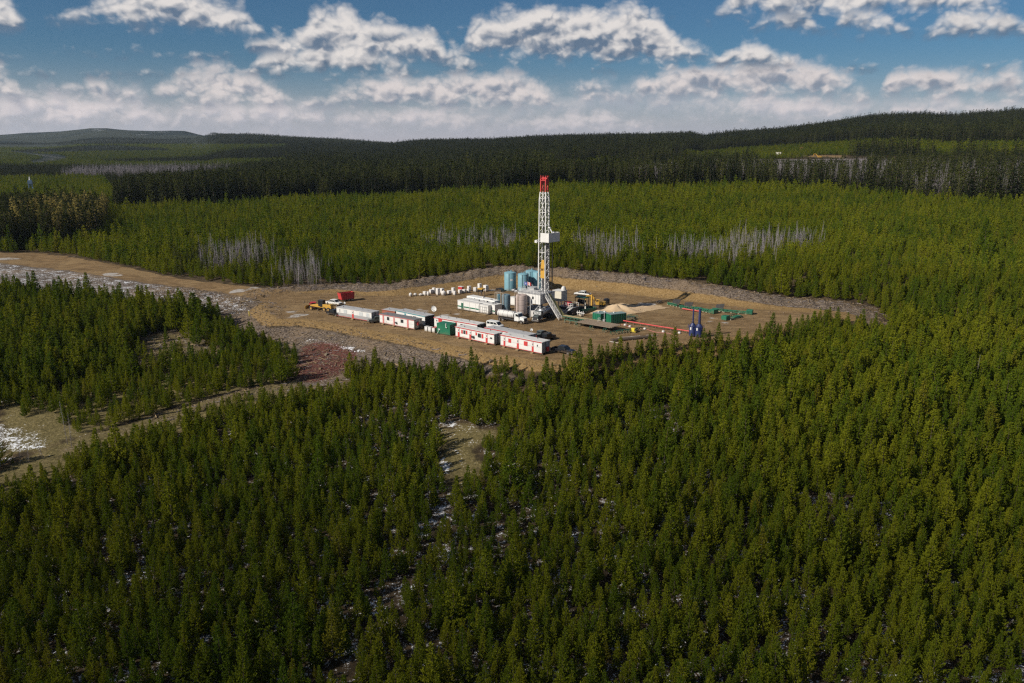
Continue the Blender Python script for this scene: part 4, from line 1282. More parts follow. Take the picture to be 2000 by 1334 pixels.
def pickup(label, px, py, head, body=CARW, low=None, z=0.0, sc_=1.0, bed_load=False):
    p = at(px, py, z)
    t = thing('pickup_truck', label, 'pickup truck', p, head, 'pickups parked on the pad')
    t.scale = (sc_,) * 3
    w = 0.96
    MB().prism([(-1.15, .48), (2.72, .48), (2.86, .6), (2.88, .98), (2.72, 1.12), (1.42, 1.22), (-1.15, 1.2)], -w, w).build('body', body, t, bevel=0.05)
    MB().prism([(-1.12, 1.19), (1.5, 1.19), (.78, 1.86), (.55, 1.92), (-.85, 1.92), (-1.02, 1.84)], -w + .10, w - .10).build('cab', body, t, bevel=0.05)
    bed = MB()
    bed.box(-2.9, -1.17, -w, -w + .09, .62, 1.2).box(-2.9, -1.17, w - .09, w, .62, 1.2).box(-2.9, -2.82, -w + .092, w - .092, .62, 1.2).box(-2.81, -1.17, -w + .092, w - .092, .62, .70)
    bed.build('cargo_bed', body, t)
    if bed_load:
        MB().box(-2.6, -1.4, -.6, .6, .702, 1.35).build('tool_box', DARK, t)
    if low:
        for s_ in (-1, 1):
            MB().box(-2.8, 2.7, *sorted((s_ * (w + .002), s_ * (w + .02))), .5, .80).build('rocker_panel', low, t)
    for s_ in (-1, 1):
        y = s_ * (w - .085)
        for pr in ([(-.98, 1.28), (-.15, 1.28), (-.15, 1.8), (-.9, 1.8)], [(-.05, 1.28), (1.24, 1.28), (.72, 1.78), (-.05, 1.8)]):
            MB().prism(pr, *sorted((y, y + s_ * .012))).build('side_window', GLASS, t)
        MB().box(2.84, 2.92, *sorted((s_ * .55, s_ * .88)), .78, 1.0).build('headlight', LAMP, t)
        MB().box(-2.93, -2.901, *sorted((s_ * .78, s_ * .94)), .75, 1.1).build('tail_light', TAIL, t)
        MB().box(1.05, 1.2, *sorted((s_ * (w - .02), s_ * (w + .2))), 1.3, 1.5).build('mirror', DARK, t)
    ws = MB().quad((1.47, -.72, 1.25), (1.47, .72, 1.25), (.86, .68, 1.82), (.86, -.68, 1.82)).quad((1.51, -.72, 1.25), (.90, -.68, 1.82), (.90, .68, 1.82), (1.51, .72, 1.25))
    ws.build('windshield', GLASS, t)
    MB().box(-1.125, -1.1, -.62, .62, 1.35, 1.75).build('rear_window', GLASS, t)
    MB().box(2.87, 2.93, -.52, .52, .72, 1.02).build('grille', DARK, t)
    b = MB().box(2.88, 3.02, -w, w, .46, .66); b.build('bumper', CHROME, t)
    MB().box(-3.02, -2.91, -w, w, .46, .62).build('bumper', CHROME, t)
    wheels(t, [(1.85, -.88), (1.85, .88), (-1.95, -.88), (-1.95, .88)], .41, .28)
    return t


D = lambda a, b: math.atan2(at(*b).y - at(*a).y, at(*b).x - at(*a).x)
SH = D((978, 677), (1058, 693.5))           # the row's direction
pickup('white crew pickup parked behind the yellow grader near the road', 653, 596, SH + R(8), CARW, CREAM)
pickup('black pickup half hidden by the end of the grey and white trailer', 653, 616, SH + R(180), CARB)
pickup('red pickup half hidden behind the yellow grader', 612, 601, SH + R(150), CARR)
pickup('grey pickup parked between the two leftmost white trailers', 738, 629.5, SH - R(120), CARG)
pickup('black pickup at the right end of the trailer row against the pines', 1100, 690, SH + R(4), CARB, sc_=1.05)
pickup('black pickup behind the pale grey trailer roof', 1068, 664, SH + R(90), CARB)
pickup('dark grey pickup beside the black one in the back row', 1058, 658.5, SH + R(82), CARG)
pickup('white crew pickup parked past the rig near the back bank', 1138, 578.5, SH + R(188), CARW, DARK, bed_load=True)


def suv():
    p = at(967, 641.5)
    t = thing('white_van', 'white van parked behind the pale grey trailer roof', 'van', p, SH + R(5))
    MB().prism([(-2.4, .45), (2.3, .45), (2.42, .7), (2.38, 1.1), (1.7, 1.3), (1.05, 2.05), (.7, 2.2), (-2.2, 2.22), (-2.42, 2.0)], -.98, .98).build('body', CARW, t, bevel=0.06)
    for s_ in (-1, 1):
        for pr in ([(-2.2, 1.4), (-1.2, 1.4), (-1.2, 2.0), (-2.1, 2.0)], [(-1.0, 1.4), (0.0, 1.4), (0.0, 2.0), (-1.0, 2.0)], [(.15, 1.4), (1.35, 1.4), (.9, 1.95), (.15, 2.0)]):
            MB().prism(pr, *sorted((s_ * .982, s_ * .995))).build('side_window', GLASS, t)
        MB().box(2.38, 2.45, *sorted((s_ * .55, s_ * .9)), .8, 1.0).build('headlight', LAMP, t)
    MB().prism([(1.72, 1.32), (1.76, 1.32), (1.1, 2.06), (1.06, 2.06)], -.8, .8).build('windshield', GLASS, t)
    wheels(t, [(1.5, -.88), (1.5, .88), (-1.5, -.88), (-1.5, .88)], .36, .24)


suv()


def red_bin():
    o, rz, L = frame2((668.0, 590.2), (692, 587.2))
    t = thing('dump_bin', 'red open steel bin trailer standing by the road', 'bin', o, rz)
    w, h = 2.6, 2.0
    b = MB()
    b.prism([(0, .75), (L, .75), (L + .25, 2.9), (-.35, 2.9)], 0, .1).prism([(0, .75), (L, .75), (L + .25, 2.9), (-.35, 2.9)], w - .1, w)
    b.box(0, L, .102, w - .102, .75, .87)
    b.build('side_wall', RED, t)
    e = MB()
    e.prism([(-.35, 2.88), (0, .88), (.1, .88), (-.25, 2.88)], .102, w - .102); e.prism([(L - .1, .88), (L, .88), (L + .25, 2.88), (L + .15, 2.88)], .102, w - .102)
    e.build('end_wall', RED, t)
    r = MB()
    for i in range(6):
        x = .2 + (L - .4) * i / 5
        r.box(x - .06, x + .06, -.08, -.003, .8, 2.85)
    r.build('side_rib', RED, t)
    MB().box(-.3, L + .2, -.06, .14, 2.902, 3.02).build('top_rail', RED, t)
    fr = MB(); fr.box(-.8, L + .2, .5, .7, .5, .747).box(-.8, L + .2, w - .7, w - .5, .5, .747)
    fr.build('chassis', DARK, t)
    wheels(t, [(L * .6, .1), (L * .6, w - .1), (L * .82, .1), (L * .82, w - .1)], .45, .3)


red_bin()


def grader():
    p = at(628, 606.5)
    t = thing('motor_grader', 'yellow wheeled grader with black cab and front blade by the road', 'grader', p, SH + R(196))
    MB().prism([(-4.2, .9), (-1.0, .9), (-1.0, 2.2), (-3.9, 2.15), (-4.2, 1.8)], -.75, .75).build('engine_hood', YEL, t, bevel=.05)
    MB().prism([(-1.0, 1.0), (.8, 1.0), (4.0, 1.2), (4.1, 1.55), (2.0, 2.0), (-1.0, 1.9)], -.28, .28).build('front_frame', YEL, t, bevel=.04)
    c = MB()
    for x, y in ((-.98, -.7), (-.98, .7), (.6, -.62), (.6, .62)): c.bar((x, y, 1.6), (x, y, 3.3), .12)
    c.build('cab_post', DARK, t)
    MB().prism([(-1.05, 1.5), (.55, 1.5), (.72, 2.2), (.62, 3.2), (-.95, 3.2)], -.64, .64).build('cab_glass', GLASS, t)
    MB().box(-1.2, .85, -.8, .8, 3.302, 3.42).build('cab_roof', DARK, t)
    MB().box(-2.9, -2.7, .3, .5, 2.15, 3.0).build('exhaust', DARK, t)
    bl = MB()
    prof = [(5.0 + .25 * math.cos(a) - .25, .25 + 1.2 * i / 8) for i, a in enumerate(np.linspace(-1.2, 1.2, 9))]
    prof2 = [(x + .08, z) for x, z in reversed(prof)]
    bl.prism(prof + prof2, -1.7, 1.7)
    bl.build('front_blade', YEL, t)
    mb = MB(); mb.box(-.2, .15, -1.9, 1.9, .25, .85); mb.build('moldboard', DARK, t)
    MB().bar((4.0, 0, 1.2), (4.9, 0, .8), .3).build('blade_arm', DARK, t)
    wheels(t, [(-3.3, -.95), (-3.3, .95), (-1.7, -.95), (-1.7, .95), (3.3, -.95), (3.3, .95)], .66, .4, YEL)


grader()


def tank_truck(label, px, py, head, cabm, tankm, chrome, tlen=6.2):
    p = at(px, py)
    t = thing('tank_truck', label, 'tank truck', p, head, 'tank trucks beside the rig')
    x1 = 1.0
    x0 = x1 - tlen
    r = 1.05
    zc = 2.25
    MB().rev([(0, x0 - .25), (r * .6, x0 - .18), (r * .95, x0), (r, x0 + .1), (r, x1 - .1), (r * .95, x1), (r * .6, x1 + .18), (0, x1 + .25)], 24, 'x', (0, 0, zc)).build('tank', tankm, t, smooth=True)
    b = MB()
    for i in range(4):
        x = x0 + .5 + (tlen - 1) * i / 3
        b.rev([(r + .005, x - .05), (r + .05, x - .05), (r + .05, x + .05), (r + .005, x + .05)], 24, 'x', (0, 0, zc))
    b.build('tank_band', chrome, t)
    m = MB(); m.cyl((x0 + tlen * .5, 0, zc + r - .1), (x0 + tlen * .5, 0, zc + r + .25), .35, n=14); m.box(x0 + .6, x1 - .6, -.3, .3, zc + r + .01, zc + r + .06)
    m.build('manway', chrome, t)
    c = MB(); c.box(x0 - .2, 4.6, -.45, -.25, .75, 1.05).box(x0 - .2, 4.6, .25, .45, .75, 1.05)
    for i in range(4): c.box(x0 + 1.4 * i, x0 + 1.4 * i + .2, -.24, .24, .8, 1.3)
    c.build('chassis', DARK, t)
    MB().prism([(1.45, .95), (3.1, .95), (3.1, 2.1), (2.75, 2.95), (2.5, 3.1), (1.5, 3.1)], -1.1, 1.1).build('cab', cabm, t, bevel=.06)
    MB().prism([(3.103, .95), (4.75, .95), (4.75, 1.75), (4.5, 1.95), (3.103, 2.08)], -.85, .85).build('hood', cabm, t, bevel=.08)
    MB().prism([(3.11, 2.12), (3.14, 2.14), (2.82, 2.86), (2.78, 2.86)], -.95, .95).build('windshield', GLASS, t)
    MB().box(4.753, 4.82, -.6, .6, 1.0, 1.75).build('grille', DARK, t)
    MB().box(4.7, 5.0, -1.1, 1.1, .5, .85).build('bumper', chrome, t)
    for s_ in (-1, 1):
        MB().prism([(1.9, 2.15), (2.95, 2.15), (2.65, 2.85), (1.9, 2.85)], *sorted((s_ * 1.102, s_ * 1.115))).build('side_window', GLASS, t)
        MB().box(4.7, 4.83, *sorted((s_ * .66, s_ * .9)), 1.0, 1.25).build('headlight', LAMP, t)
        f = MB(); f.prism([(3.3, .9), (3.55, 1.2), (4.25, 1.2), (4.6, .9), (4.6, 1.0), (4.3, 1.32), (3.5, 1.32), (3.2, 1.0)], *sorted((s_ * .853, s_ * 1.12))); f.build('fender', cabm, t)
        MB().cyl((1.5, s_ * .85, .8), (3.0, s_ * .85, .8), .3, n=14).build('fuel_tank', chrome, t)
        MB().cyl((1.36, s_ * .95, 1.0), (1.36, s_ * .95, 3.6), .08, n=10).build('exhaust_stack', chrome, t)
        MB().box(2.9, 3.0, *sorted((s_ * 1.2, s_ * 1.42)), 2.1, 2.7).build('mirror', DARK, t)
    wheels(t, [(3.9, -1.0), (3.9, 1.0)], .52, .3)
    wheels(t, [(x, y) for x in (x0 + .9, x0 + 2.15) for y in (-.95, .95)], .52, .5)


tank_truck('white tank truck parked in front of the two silos', 1001, 629.0, D((976, 620), (1026, 628)), CARW, WHITE2, STEEL, 6.0)
tank_truck('dark vacuum truck with steel tank facing the camera beside the rig', 1057.5, 624.5, D((1082, 612), (1045, 630)), CARG, STEEL, CHROME, 6.6)


# ------------------------------------------------------------------ rig buildings, silos and tanks
def rig_house(label, A, B, W, Ht, z=0.0, stripe=GREEN, door=None, tower=False, rounded=False, clutter=0, L=None):
    o, rz, L_ = frame2(A, B, z)
    L = L or L_
    t = thing('rig_house', label, 'building', o, rz, 'white rig buildings beside the silos')
    if rounded:
        MB().prism([(0, .3), (L, .3), (L, Ht), (0, Ht)], 0, W).build('wall', WHITE, t, bevel=.25)
    else:
        MB().box(0, L, 0, W, .3, Ht - .1).build('wall', WHITE, t)
        MB().box(-.06, L + .06, -.06, W + .06, Ht - .098, Ht + .05).build('roof', WHITE2, t, bevel=.03)
    if stripe:
        MB().box(.02, L - .02, -.02, -.004, .95, 1.35).build('stripe', stripe, t)
    for i in range(int(L // 2.6)):
        MB().box(2.6 * (i + 1) - .04, 2.6 * (i + 1) + .04, -.05, -.005, .32, Ht - .15).build('wall_rib', WHITE2, t)
    if door:
        d = MB().box(L * door, L * door + .95, -.055, -.006, .4, 2.35).build('door', GREEN2, t)
        MB().box(L * door + .75, L * door + .85, -.09, -.057, 1.2, 1.4).build('handle', STEEL, d)
    sk = MB()
    for y in (.15, W - .35): sk.box(-.3, L + .3, y, y + .2, .1, .297)
    for i in range(6): sk.box(L * i / 6 + .2, L * i / 6 + .5, -.1, W + .1, 0, .1)
    sk.build('skid', DARK, t)
    rng = random.Random(int(A[0]))
    for i in range(clutter):
        x, y = rng.uniform(.6, L - .6), rng.uniform(.5, W - .5)
        k = MB()
        if i % 3 == 0: k.cyl((x, y, Ht + .04), (x, y, Ht + .55), .16, n=10)
        else: k.box(x - .3, x + .3, y - .2, y + .2, Ht + .045, Ht + .045 + rng.uniform(.15, .4))
        k.build('roof_hatch', (DARK, STEEL, WHITE2)[i % 3], t)
    return t, L


rig_house('low white building with green door and dark green stripe, front one of three', (894, 604.2), (936, 611.7), 3.0, 3.0, door=.17)
t, L = rig_house('white cabinet building with railings at the end of the green-striped one', (937, 612), (953.5, 615.2), 3.0, 2.9, stripe=None)
rr = MB()
for x in np.linspace(0.1, L - .1, 5):
    rr.bar((x, -.6, .1), (x, -.6, 2.7), .07)
for z in (.9, 1.6, 2.6): rr.bar((0, -.6, z), (L, -.6, z), .06)
rr.build('railing', WHITE2, t)
MB().box(0, L, -.9, -.08, .05, .16).build('landing', WOOD, t)
rig_house('second white building with green stripe and roof hatches, middle of three', (905, 583.5), (966.5, 596.0), 3.0, 3.1, z=3.1, clutter=7)
rig_house('long white rounded building at the back, rearmost of three', (911, 577.5), (966, 588.0), 3.0, 3.5, z=3.5, stripe=None, rounded=True, clutter=3)
rig_house('small white unit standing between the slate blue and beige silos', (997, 596.5), (1006, 598.5), 3.0, 2.9, stripe=None, clutter=2)
p = at(940.5, 577.5)
t = thing('yellow_hopper', 'small yellow-topped hopper behind the white buildings', 'hopper', p, SH)
hb = MB(); hb.box(-1.0, 1.0, -.9, .9, 2.3, 2.65); hb.build('hopper_top', YEL, t)
hb = MB()
for x, y in ((-.85, -.75), (.85, -.75), (.85, .75), (-.85, .75)): hb.bar((x, y, 0), (x, y, 2.3), .14)
hb.prism([(-.8, 2.298), (.8, 2.298), (.25, 1.2), (-.25, 1.2)], -.4, .4)
hb.build('hopper_frame', DARK, t)


def silo(label, px, py, r, h, m, base=1.1, frame_=True, rz=SH):
    p = at(px, py)
    t = thing('silo', label, 'silo', p, rz, 'silos behind the white tank truck')
    MB().rev([(.25, base - .75), (r, base + .2), (r, base + h - .35), (r * .93, base + h - .1), (r * .5, base + h + .12), (0, base + h + .15)], 28, 'z').build('shell', m, t, smooth=True)
    b = MB()
    for k in range(1, 4): b.rev([(r + .004, base + h * k / 4 - .04), (r + .035, base + h * k / 4 - .04), (r + .035, base + h * k / 4 + .04), (r + .004, base + h * k / 4 + .04)], 28, 'z')
    b.build('band', m, t)
    lg = MB()
    q = r * .78
    for x in (-q, q):
        for y in (-q, q): lg.bar((x, y, 0), (x, y, base + .5), .16)
    lg.build('support_leg', DARK, t)
    if frame_:
        f = MB()
        f.bar((-r - .35, -.6, 0), (-r - .35, -.6, base + h + .6), .16); f.bar((-r - .35, .5, 0), (-r - .35, .5, base + h + .6), .12)
        for k in range(5): f.bar((-r - .35, -.6, .8 + k * (base + h) / 5), (-r - .35, .5, .8 + k * (base + h) / 5), .09)
        f.bar((-r - .35, -.6, base + h + .5), (r * .3, -r - .2, base + h + .5), .1)
        f.build('frame_post', FRAME, t)
        l = MB()
        for x in (-.12, .32): l.bar((x, -r - .16, .3), (x, -r - .16, base + h + .6), .07)
        for k in range(20): l.bar((-.12, -r - .16, .5 + k * (base + h) / 20), (.32, -r - .16, .5 + k * (base + h) / 20), .045)
        l.build('ladder', FRAME, t)
    return t


silo('slate blue silo with ladder beside the beige silo', 988.5, 610.5, 1.32, 4.9, SILOB, .9)
silo('slim pale blue silo at the outer edge of the silo pair', 974.5, 606.5, .72, 4.3, TANKB, .9)
silo('beige silo with ladder behind the white tank truck', 1018.5, 620.0, 1.72, 6.1, SILOT, 1.0)


def blue_tank(label, px, py, r, h, extra=None):
    p = at(px, py)
    t = thing('storage_tank', label, 'tank', p, SH, 'pale blue upright tanks by the derrick')
    MB().rev([(0, .05), (r, .05), (r, h - .2), (r - .12, h), (r * .5, h + .22), (0, h + .3)], 32, 'z').build('shell', TANKB, t, smooth=True)
    MB().rev([(r - .16, h + .01), (r + .03, h - .12), (r + .03, h - .24), (r + .004, h - .24)], 32, 'z').build('top_rim', TANKB, t)
    MB().rev([(r + .003, .0), (r + .10, .0), (r + .10, .16), (r + .003, .16)], 32, 'z').build('base_ring', DARK, t)
    v = MB(); v.cyl((.3, .2, h + .2), (.3, .2, h + .75), .22, n=12); v.cyl((-.7, -.3, h + .1), (-.7, -.3, h + .6), .08, n=8)
    v.build('top_vent', TANKB, t)
    a = R(-62)
    c, s_ = math.cos(a), math.sin(a)
    MB().bar((c * (r + .05), s_ * (r + .05), .2), (c * (r + .05), s_ * (r + .05), h - .2), .09).build('seam_pipe', DARK, t)
    l = MB()
    for d in (-.22, .22):
        a2 = R(-5) + d / r
        l.bar((math.cos(a2) * (r + .22), math.sin(a2) * (r + .22), .1), (math.cos(a2) * (r + .22), math.sin(a2) * (r + .22), h + .9), .07)
    for k in range(16):
        z = .3 + k * h / 15
        l.bar((math.cos(R(-5) - .22 / r) * (r + .22), math.sin(R(-5) - .22 / r) * (r + .22), z), (math.cos(R(-5) + .22 / r) * (r + .22), math.sin(R(-5) + .22 / r) * (r + .22), z), .05)
    l.build('ladder', DARK, t)
    if extra:
        pl = MB()
        for k in range(6):
            a0 = R(-48 + k * 4); a1 = R(-48 + k * 4 + 4)
            pl.quad((math.cos(a0) * (r + .012), math.sin(a0) * (r + .012), h * .56), (math.cos(a1) * (r + .012), math.sin(a1) * (r + .012), h * .56), (math.cos(a1) * (r + .012), math.sin(a1) * (r + .012), h * .67), (math.cos(a0) * (r + .012), math.sin(a0) * (r + .012), h * .67))
        pl.build('label_plate', WHITE, t)


blue_tank('pale blue tank with white label plate, leftmost of the blue tanks', 996.5, 566.5, 2.12, 6.5, True)
blue_tank('pale blue tank behind the two flags on the rig floor', 1022, 568.5, 1.95, 6.3)
blue_tank('pale blue tank just behind the derrick, second from the right', 1037, 564, 2.0, 6.7)
blue_tank('pale blue tank mostly hidden behind the derrick leg', 1051, 566, 1.9, 6.6)
p = at(976, 569)
t = thing('tarp_pile', 'dark tarpaulin-covered pump skid at the foot of the leftmost blue tank', 'equipment', p, SH)
MB().prism([(-1.6, 0), (1.6, 0), (1.3, .9), (.4, 1.3), (-.9, 1.15)], -1, 1).build('tarpaulin', CARB, t, bevel=.1)
MB().box(-1.8, 1.8, -1.15, 1.15, 0, .12).build('skid', DARK, t)
for i, (x, y) in enumerate(((1003, 571), (1008.5, 573))):
    p = at(x, y)
    t = thing('pump_unit', ('small pump with round housing between the first two blue tanks', 'grey pump unit nearer the rig in front of the blue tanks')[i], 'pump', p, SH)
    MB().box(-.9, .9, -.5, .5, 0, .25).build('skid', DARK, t)
    MB().cyl((-.6, 0, .75), (.3, 0, .75), .42, n=14).build('motor', GREYW, t)
    MB().cyl((.31, 0, .8), (.7, 0, .8), .6, n=16).build('pump_housing', STEEL, t)


# ------------------------------------------------------------------ the drilling rig
def rig():
    base = at(1061, 617)
    t = thing('drilling_rig', 'tall white lattice drilling rig with red crown in the middle of the pad', 'drilling rig', base, SH)
    FZ = 7.2
    bx0, bx1, by0, by1 = -6.8, 1.9, -4.0, 3.2
    # substructure
    MB().box(bx0 + .4, bx1 - .3, by0 + .5, by1 - .4, 4.55, FZ - .15).build('floor_box', WHITE2, t)
    cl = MB()
    cl.box(bx0, 1.9, by0, by0 + .12, 4.3, FZ + .1)
    cl.build('wind_wall', WHITE, t)
    for i in range(7):
        x = bx0 + (bx1 - bx0) * (i + .5) / 7
        MB().box(x - .03, x + .03, by0 - .05, by0 - .003, 4.35, FZ).build('wall_rib', WHITE2, t)
    MB().box(bx1 - .1, bx1 + .02, by0 + .122, by1, 4.4, FZ + .1).build('wind_wall', WHITE2, t)
    MB().box(bx0 + 5.6, bx0 + 6.2, by0 - .06, by0 - .005, 5.7, 6.5).build('window', GLASS, t)
    MB().box(bx0 - .2, bx1 + .15, by0 - .2, by1 + .2, FZ + .102, FZ + .22).build('rig_floor', GREYL, t)
    s = MB()
    for x in (bx0 + .6, -2.4, bx1 - .6):
        for y in (by0 + .8, by1 - .8):
            s.bar((x, y, 0), (x, y, 4.55), .35)
    for y in (by0 + .8, by1 - .8):
        s.bar((bx0 + .6, y, .4), (-2.4, y, 4.3), .2); s.bar((-2.4, y, .4), (bx0 + .6, y, 4.3), .2)
        s.bar((-2.4, y, .4), (bx1 - .6, y, 4.3), .2)
    s.box(bx0, bx1, by0 + .4, by0 + 1.0, 0, .5); s.box(bx0, bx1, by1 - 1.0, by1 - .4, 0, .5)
    s.build('substructure', GREYL, t)
    lb = MB(); lb.box(-5.2, 1.5, by0 + 1.1, by1 - 1.2, .3, 2.6); lb.build('lower_tank', GREYL, t)
    MB().box(-5.2, 1.2, by0 - .4, by0 + .38, .2, 2.2).build('lower_cabinet', WHITE2, t)
    dg = MB(); dg.box(-6.6, -4.0, .4, 3.0, FZ + .222, FZ + 1.0); dg.build('drawworks', GREYW, t)
    # railing round the floor
    rl = MB()
    pts = [(bx0, by0), (bx1, by0), (bx1, -1.6)]
    for (ax, ay), (cx, cy) in zip(pts, pts[1:]):
        n = max(2, int(math.hypot(cx - ax, cy - ay) / 1.2))
        for i in range(n + 1):
            x, y = ax + (cx - ax) * i / n, ay + (cy - ay) * i / n
            rl.bar((x, y, FZ + .2), (x, y, FZ + 1.35), .08)
        for z in (.55, .95, 1.35): rl.bar((ax, ay, FZ + z), (cx, cy, FZ + z), .07)
    n = 6
    for i in range(n + 1):
        rl.bar((bx0, by0 + (by1 - by0) * i / n, FZ + .2), (bx0, by0 + (by1 - by0) * i / n, FZ + 1.35), .08)
    rl.bar((bx0, by0, FZ + 1.35), (bx0, by1, FZ + 1.35), .07)
    rl.build('railing', WHITE, t)
    # mast
    hx, hy = 1.22, 0.84
    z0, z1, zm = FZ + .2, 37.4, 35.2

    def corner(sx, sy, z):
        k = 1.0 if z < zm else 1 - 0.17 * (z - zm) / (z1 - zm)
        w = 1.06 - 0.10 * (z - z0) / (z1 - z0)
        return Vector((sx * hx * k * w, sy * hy * k * w, z))
    for sx in (-1, 1):
        for sy in (-1, 1):
            m = MB(); m.bar(corner(sx, sy, z0), corner(sx, sy, zm), .27); m.bar(corner(sx, sy, zm), corner(sx, sy, z1), .27)
            m.build('mast_leg', WHITE, t)
    N = 15
    zs = np.linspace(z0 + .3, z1, N + 1)
    for sx in (-1, 1):
        m = MB()
        for i in range(N):
            a, b = zs[i], zs[i + 1]
            m.bar(corner(sx, -1, a), corner(sx, 1, a), .13)
            mid = (a + b) / 2
            m.bar(corner(sx, -1, a), corner(sx, 1, mid), .12); m.bar(corner(sx, 1, mid), corner(sx, -1, b), .12)
        m.build('side_lacing', WHITE, t)
    for sy in (1, -1):
        m = MB()
        for i in range(0, N, 2):
            a, b = zs[i], zs[min(i + 2, N)]
            if sy < 0 and a < 19: continue
            m.bar(corner(-1, sy, a), corner(1, sy, a), .13)
            if sy > 0 or a > 24:
                m.bar(corner(-1, sy, a), corner(1, sy, b), .11); m.bar(corner(1, sy, a), corner(-1, sy, b), .11)
        m.build('face_lacing', WHITE, t)
    # crown
    m = MB()
    zc = [z1, 39.2, 40.6, 42.0]
    kx, ky = hx * .70, hy * .70
    for sx in (-1, 1):
        for sy in (-1, 1): m.bar((sx * kx, sy * ky, z1), (sx * kx * 1.05, sy * ky * 1.05, 41.2), .30)
        for i in range(3):
            m.bar((sx * kx, -ky, zc[i]), (sx * kx, ky, zc[i + 1]), .14); m.bar((sx * kx, ky, zc[i]), (sx * kx, -ky, zc[i + 1]), .14)
        m.box(*sorted((sx * kx * .8, sx * kx * 1.15)), -ky * 1.1, ky * 1.1, 39.6, 40.6)
    m.build('crown_frame', RED, t)
    m = MB(); m.box(-kx * 1.16, kx * 1.16, -ky * 1.2, ky * 1.2, 40.62, 40.8); m.build('crown_deck', RED, t)
    m = MB()
    for x in (-.9, 0.9):
        m.cyl((x * .6, -.2, 41.3), (x * .6, .2, 41.3), .5, n=16)
    m.build('crown_sheave', RED, t)
    m = MB()
    for sx in (-1, 1):
        for sy in (-1, 1): m.bar((sx * kx * 1.12, sy * ky * 1.12, 40.8), (sx * kx * 1.12, sy * ky * 1.12, 42.1), .09)
        m.bar((sx * kx * 1.12, -ky * 1.12, 42.1), (sx * kx * 1.12, ky * 1.12, 42.1), .08)
    m.build('crown_railing', RED, t)
    # racking board with windwalls
    X0, X1, Y0, Y1, Z0, Z1 = .75, 3.85, -2.7, 2.7, 22.9, 25.6
    m = MB(); m.box(X0, X1, Y0, Y0 + .08, Z0, Z1); m.box(X0, X1, Y1 - .08, Y1, Z0, Z1); m.box(X1 - .08, X1, Y0 + .082, Y1 - .082, Z0, Z1)
    m.build('racking_windwall', WHITE, t)
    m = MB(); m.box(X0 - 1.6, X1 - .1, Y0 + .1, Y1 - .1, Z0 + .02, Z0 + .14); m.build('racking_board', GREYL, t)
    m = MB(); m.bar((X1 - .6, 0, Z1 - .3), (X1 - 1.6, -.2, Z1 + 1.5), .28); m.box(X1 - 1.9, X1 - 1.3, -.5, .1, Z1 + 1.3, Z1 + 1.6); m.build('derrick_arm', WHITE, t)
    m = MB(); m.box(-2.6, -1.8, -1.2, 1.2, Z0 - .6, Z0 + .2); m.build('side_platform', WHITE, t)
    # hoisting gear
    m = MB(); m.prism([(-.55, 14.6), (.55, 14.6), (.7, 15.6), (.45, 17.2), (-.45, 17.2), (-.7, 15.6)], -.5, .5); m.build('travelling_block', YEL, t, bevel=.08)
    m = MB(); m.box(-.75, .75, -.6, .6, 11.7, 13.9); m.cyl((0, 0, 13.8), (0, 0, 14.8), .25, n=12); m.box(-1.0, -.7, -.3, .3, 12.0, 15.5); m.build('top_drive', YEL, t, bevel=.05)
    m = MB()
    for x in (-.4, -.2, .2, .4):
        m.cyl((x, 0, 17.0), (x * .8, 0, 40.0), .05, n=6)
    m.build('hoist_line', DARK, t)
    MB().cyl((0, 0, FZ + .2), (0, 0, 11.8), .12, n=10).build('drill_string', PIPE, t)
    m = MB()
    for i in range(5):
        m.cyl((.4 + .2 * i, .7, FZ + .2), (.5 + .15 * i, .6, 24), .07, n=6)
    m.build('racked_pipe', PIPE, t)
    m = MB()
    pts = [Vector((.8, .2, 12.5)), Vector((1.8, .6, 10.0)), Vector((2.4, .8, 9.0)), Vector((2.7, .9, 11.0)), Vector((2.6, .9, 18.0)), Vector((2.4, .9, 24.0))]
    for a, b in zip(pts, pts[1:]): m.cyl(a, b, .09, n=8)
    m.build('mud_hose', BLACK, t)
    MB().cyl((2.15, 1.3, FZ), (2.15, 1.3, 23.5), .09, n=8).build('standpipe', DARK, t)
    # V-door ramp and stairs
    a, b = Vector((bx1 + .1, -.2, FZ)), Vector((7.6, -.2, 1.3))
    m = MB()
    d = (b - a)
    for y0, y1 in ((-1.0, .7),):
        m.add([(a.x, y0, a.z), (a.x, y1, a.z), (b.x, y1, b.z), (b.x, y0, b.z), (a.x, y0, a.z - .25), (a.x, y1, a.z - .25), (b.x, y1, b.z - .25), (b.x, y0, b.z - .25)],
              [(0, 1, 2, 3), (7, 6, 5, 4), (0, 3, 7, 4), (1, 5, 6, 2), (0, 4, 5, 1), (3, 2, 6, 7)])
    m.build('pipe_ramp', mat('ramp_ochre', (0.30, 0.26, 0.10), .7, dirt=.35), t)
    st = MB()
    for y in (-2.35, -1.25):
        st.bar((a.x, y, a.z), (b.x + .2, y, .1), .12, .28)
    st.build('stair_stringer', WHITE2, t)
    for i in range(22):
        f = (i + .5) / 22
        x, z = a.x + (b.x + .2 - a.x) * f, a.z + (.1 - a.z) * f
        MB().box(x - .13, x + .13, -2.29, -1.31, z, z + .05).build('tread', STEEL, t)
    hr = MB()
    for y in (-2.4, -1.2):
        hr.bar((a.x, y, a.z + 1.1), (b.x + .2, y, 1.2), .08); hr.bar((a.x, y, a.z + .6), (b.x + .2, y, .7), .06)
        for i in range(8):
            f = i / 7
            x, z = a.x + (b.x + .2 - a.x) * f, a.z + (.1 - a.z) * f
            hr.bar((x, y, z), (x, y, z + 1.1), .07)
    hr.build('handrail', WHITE, t)
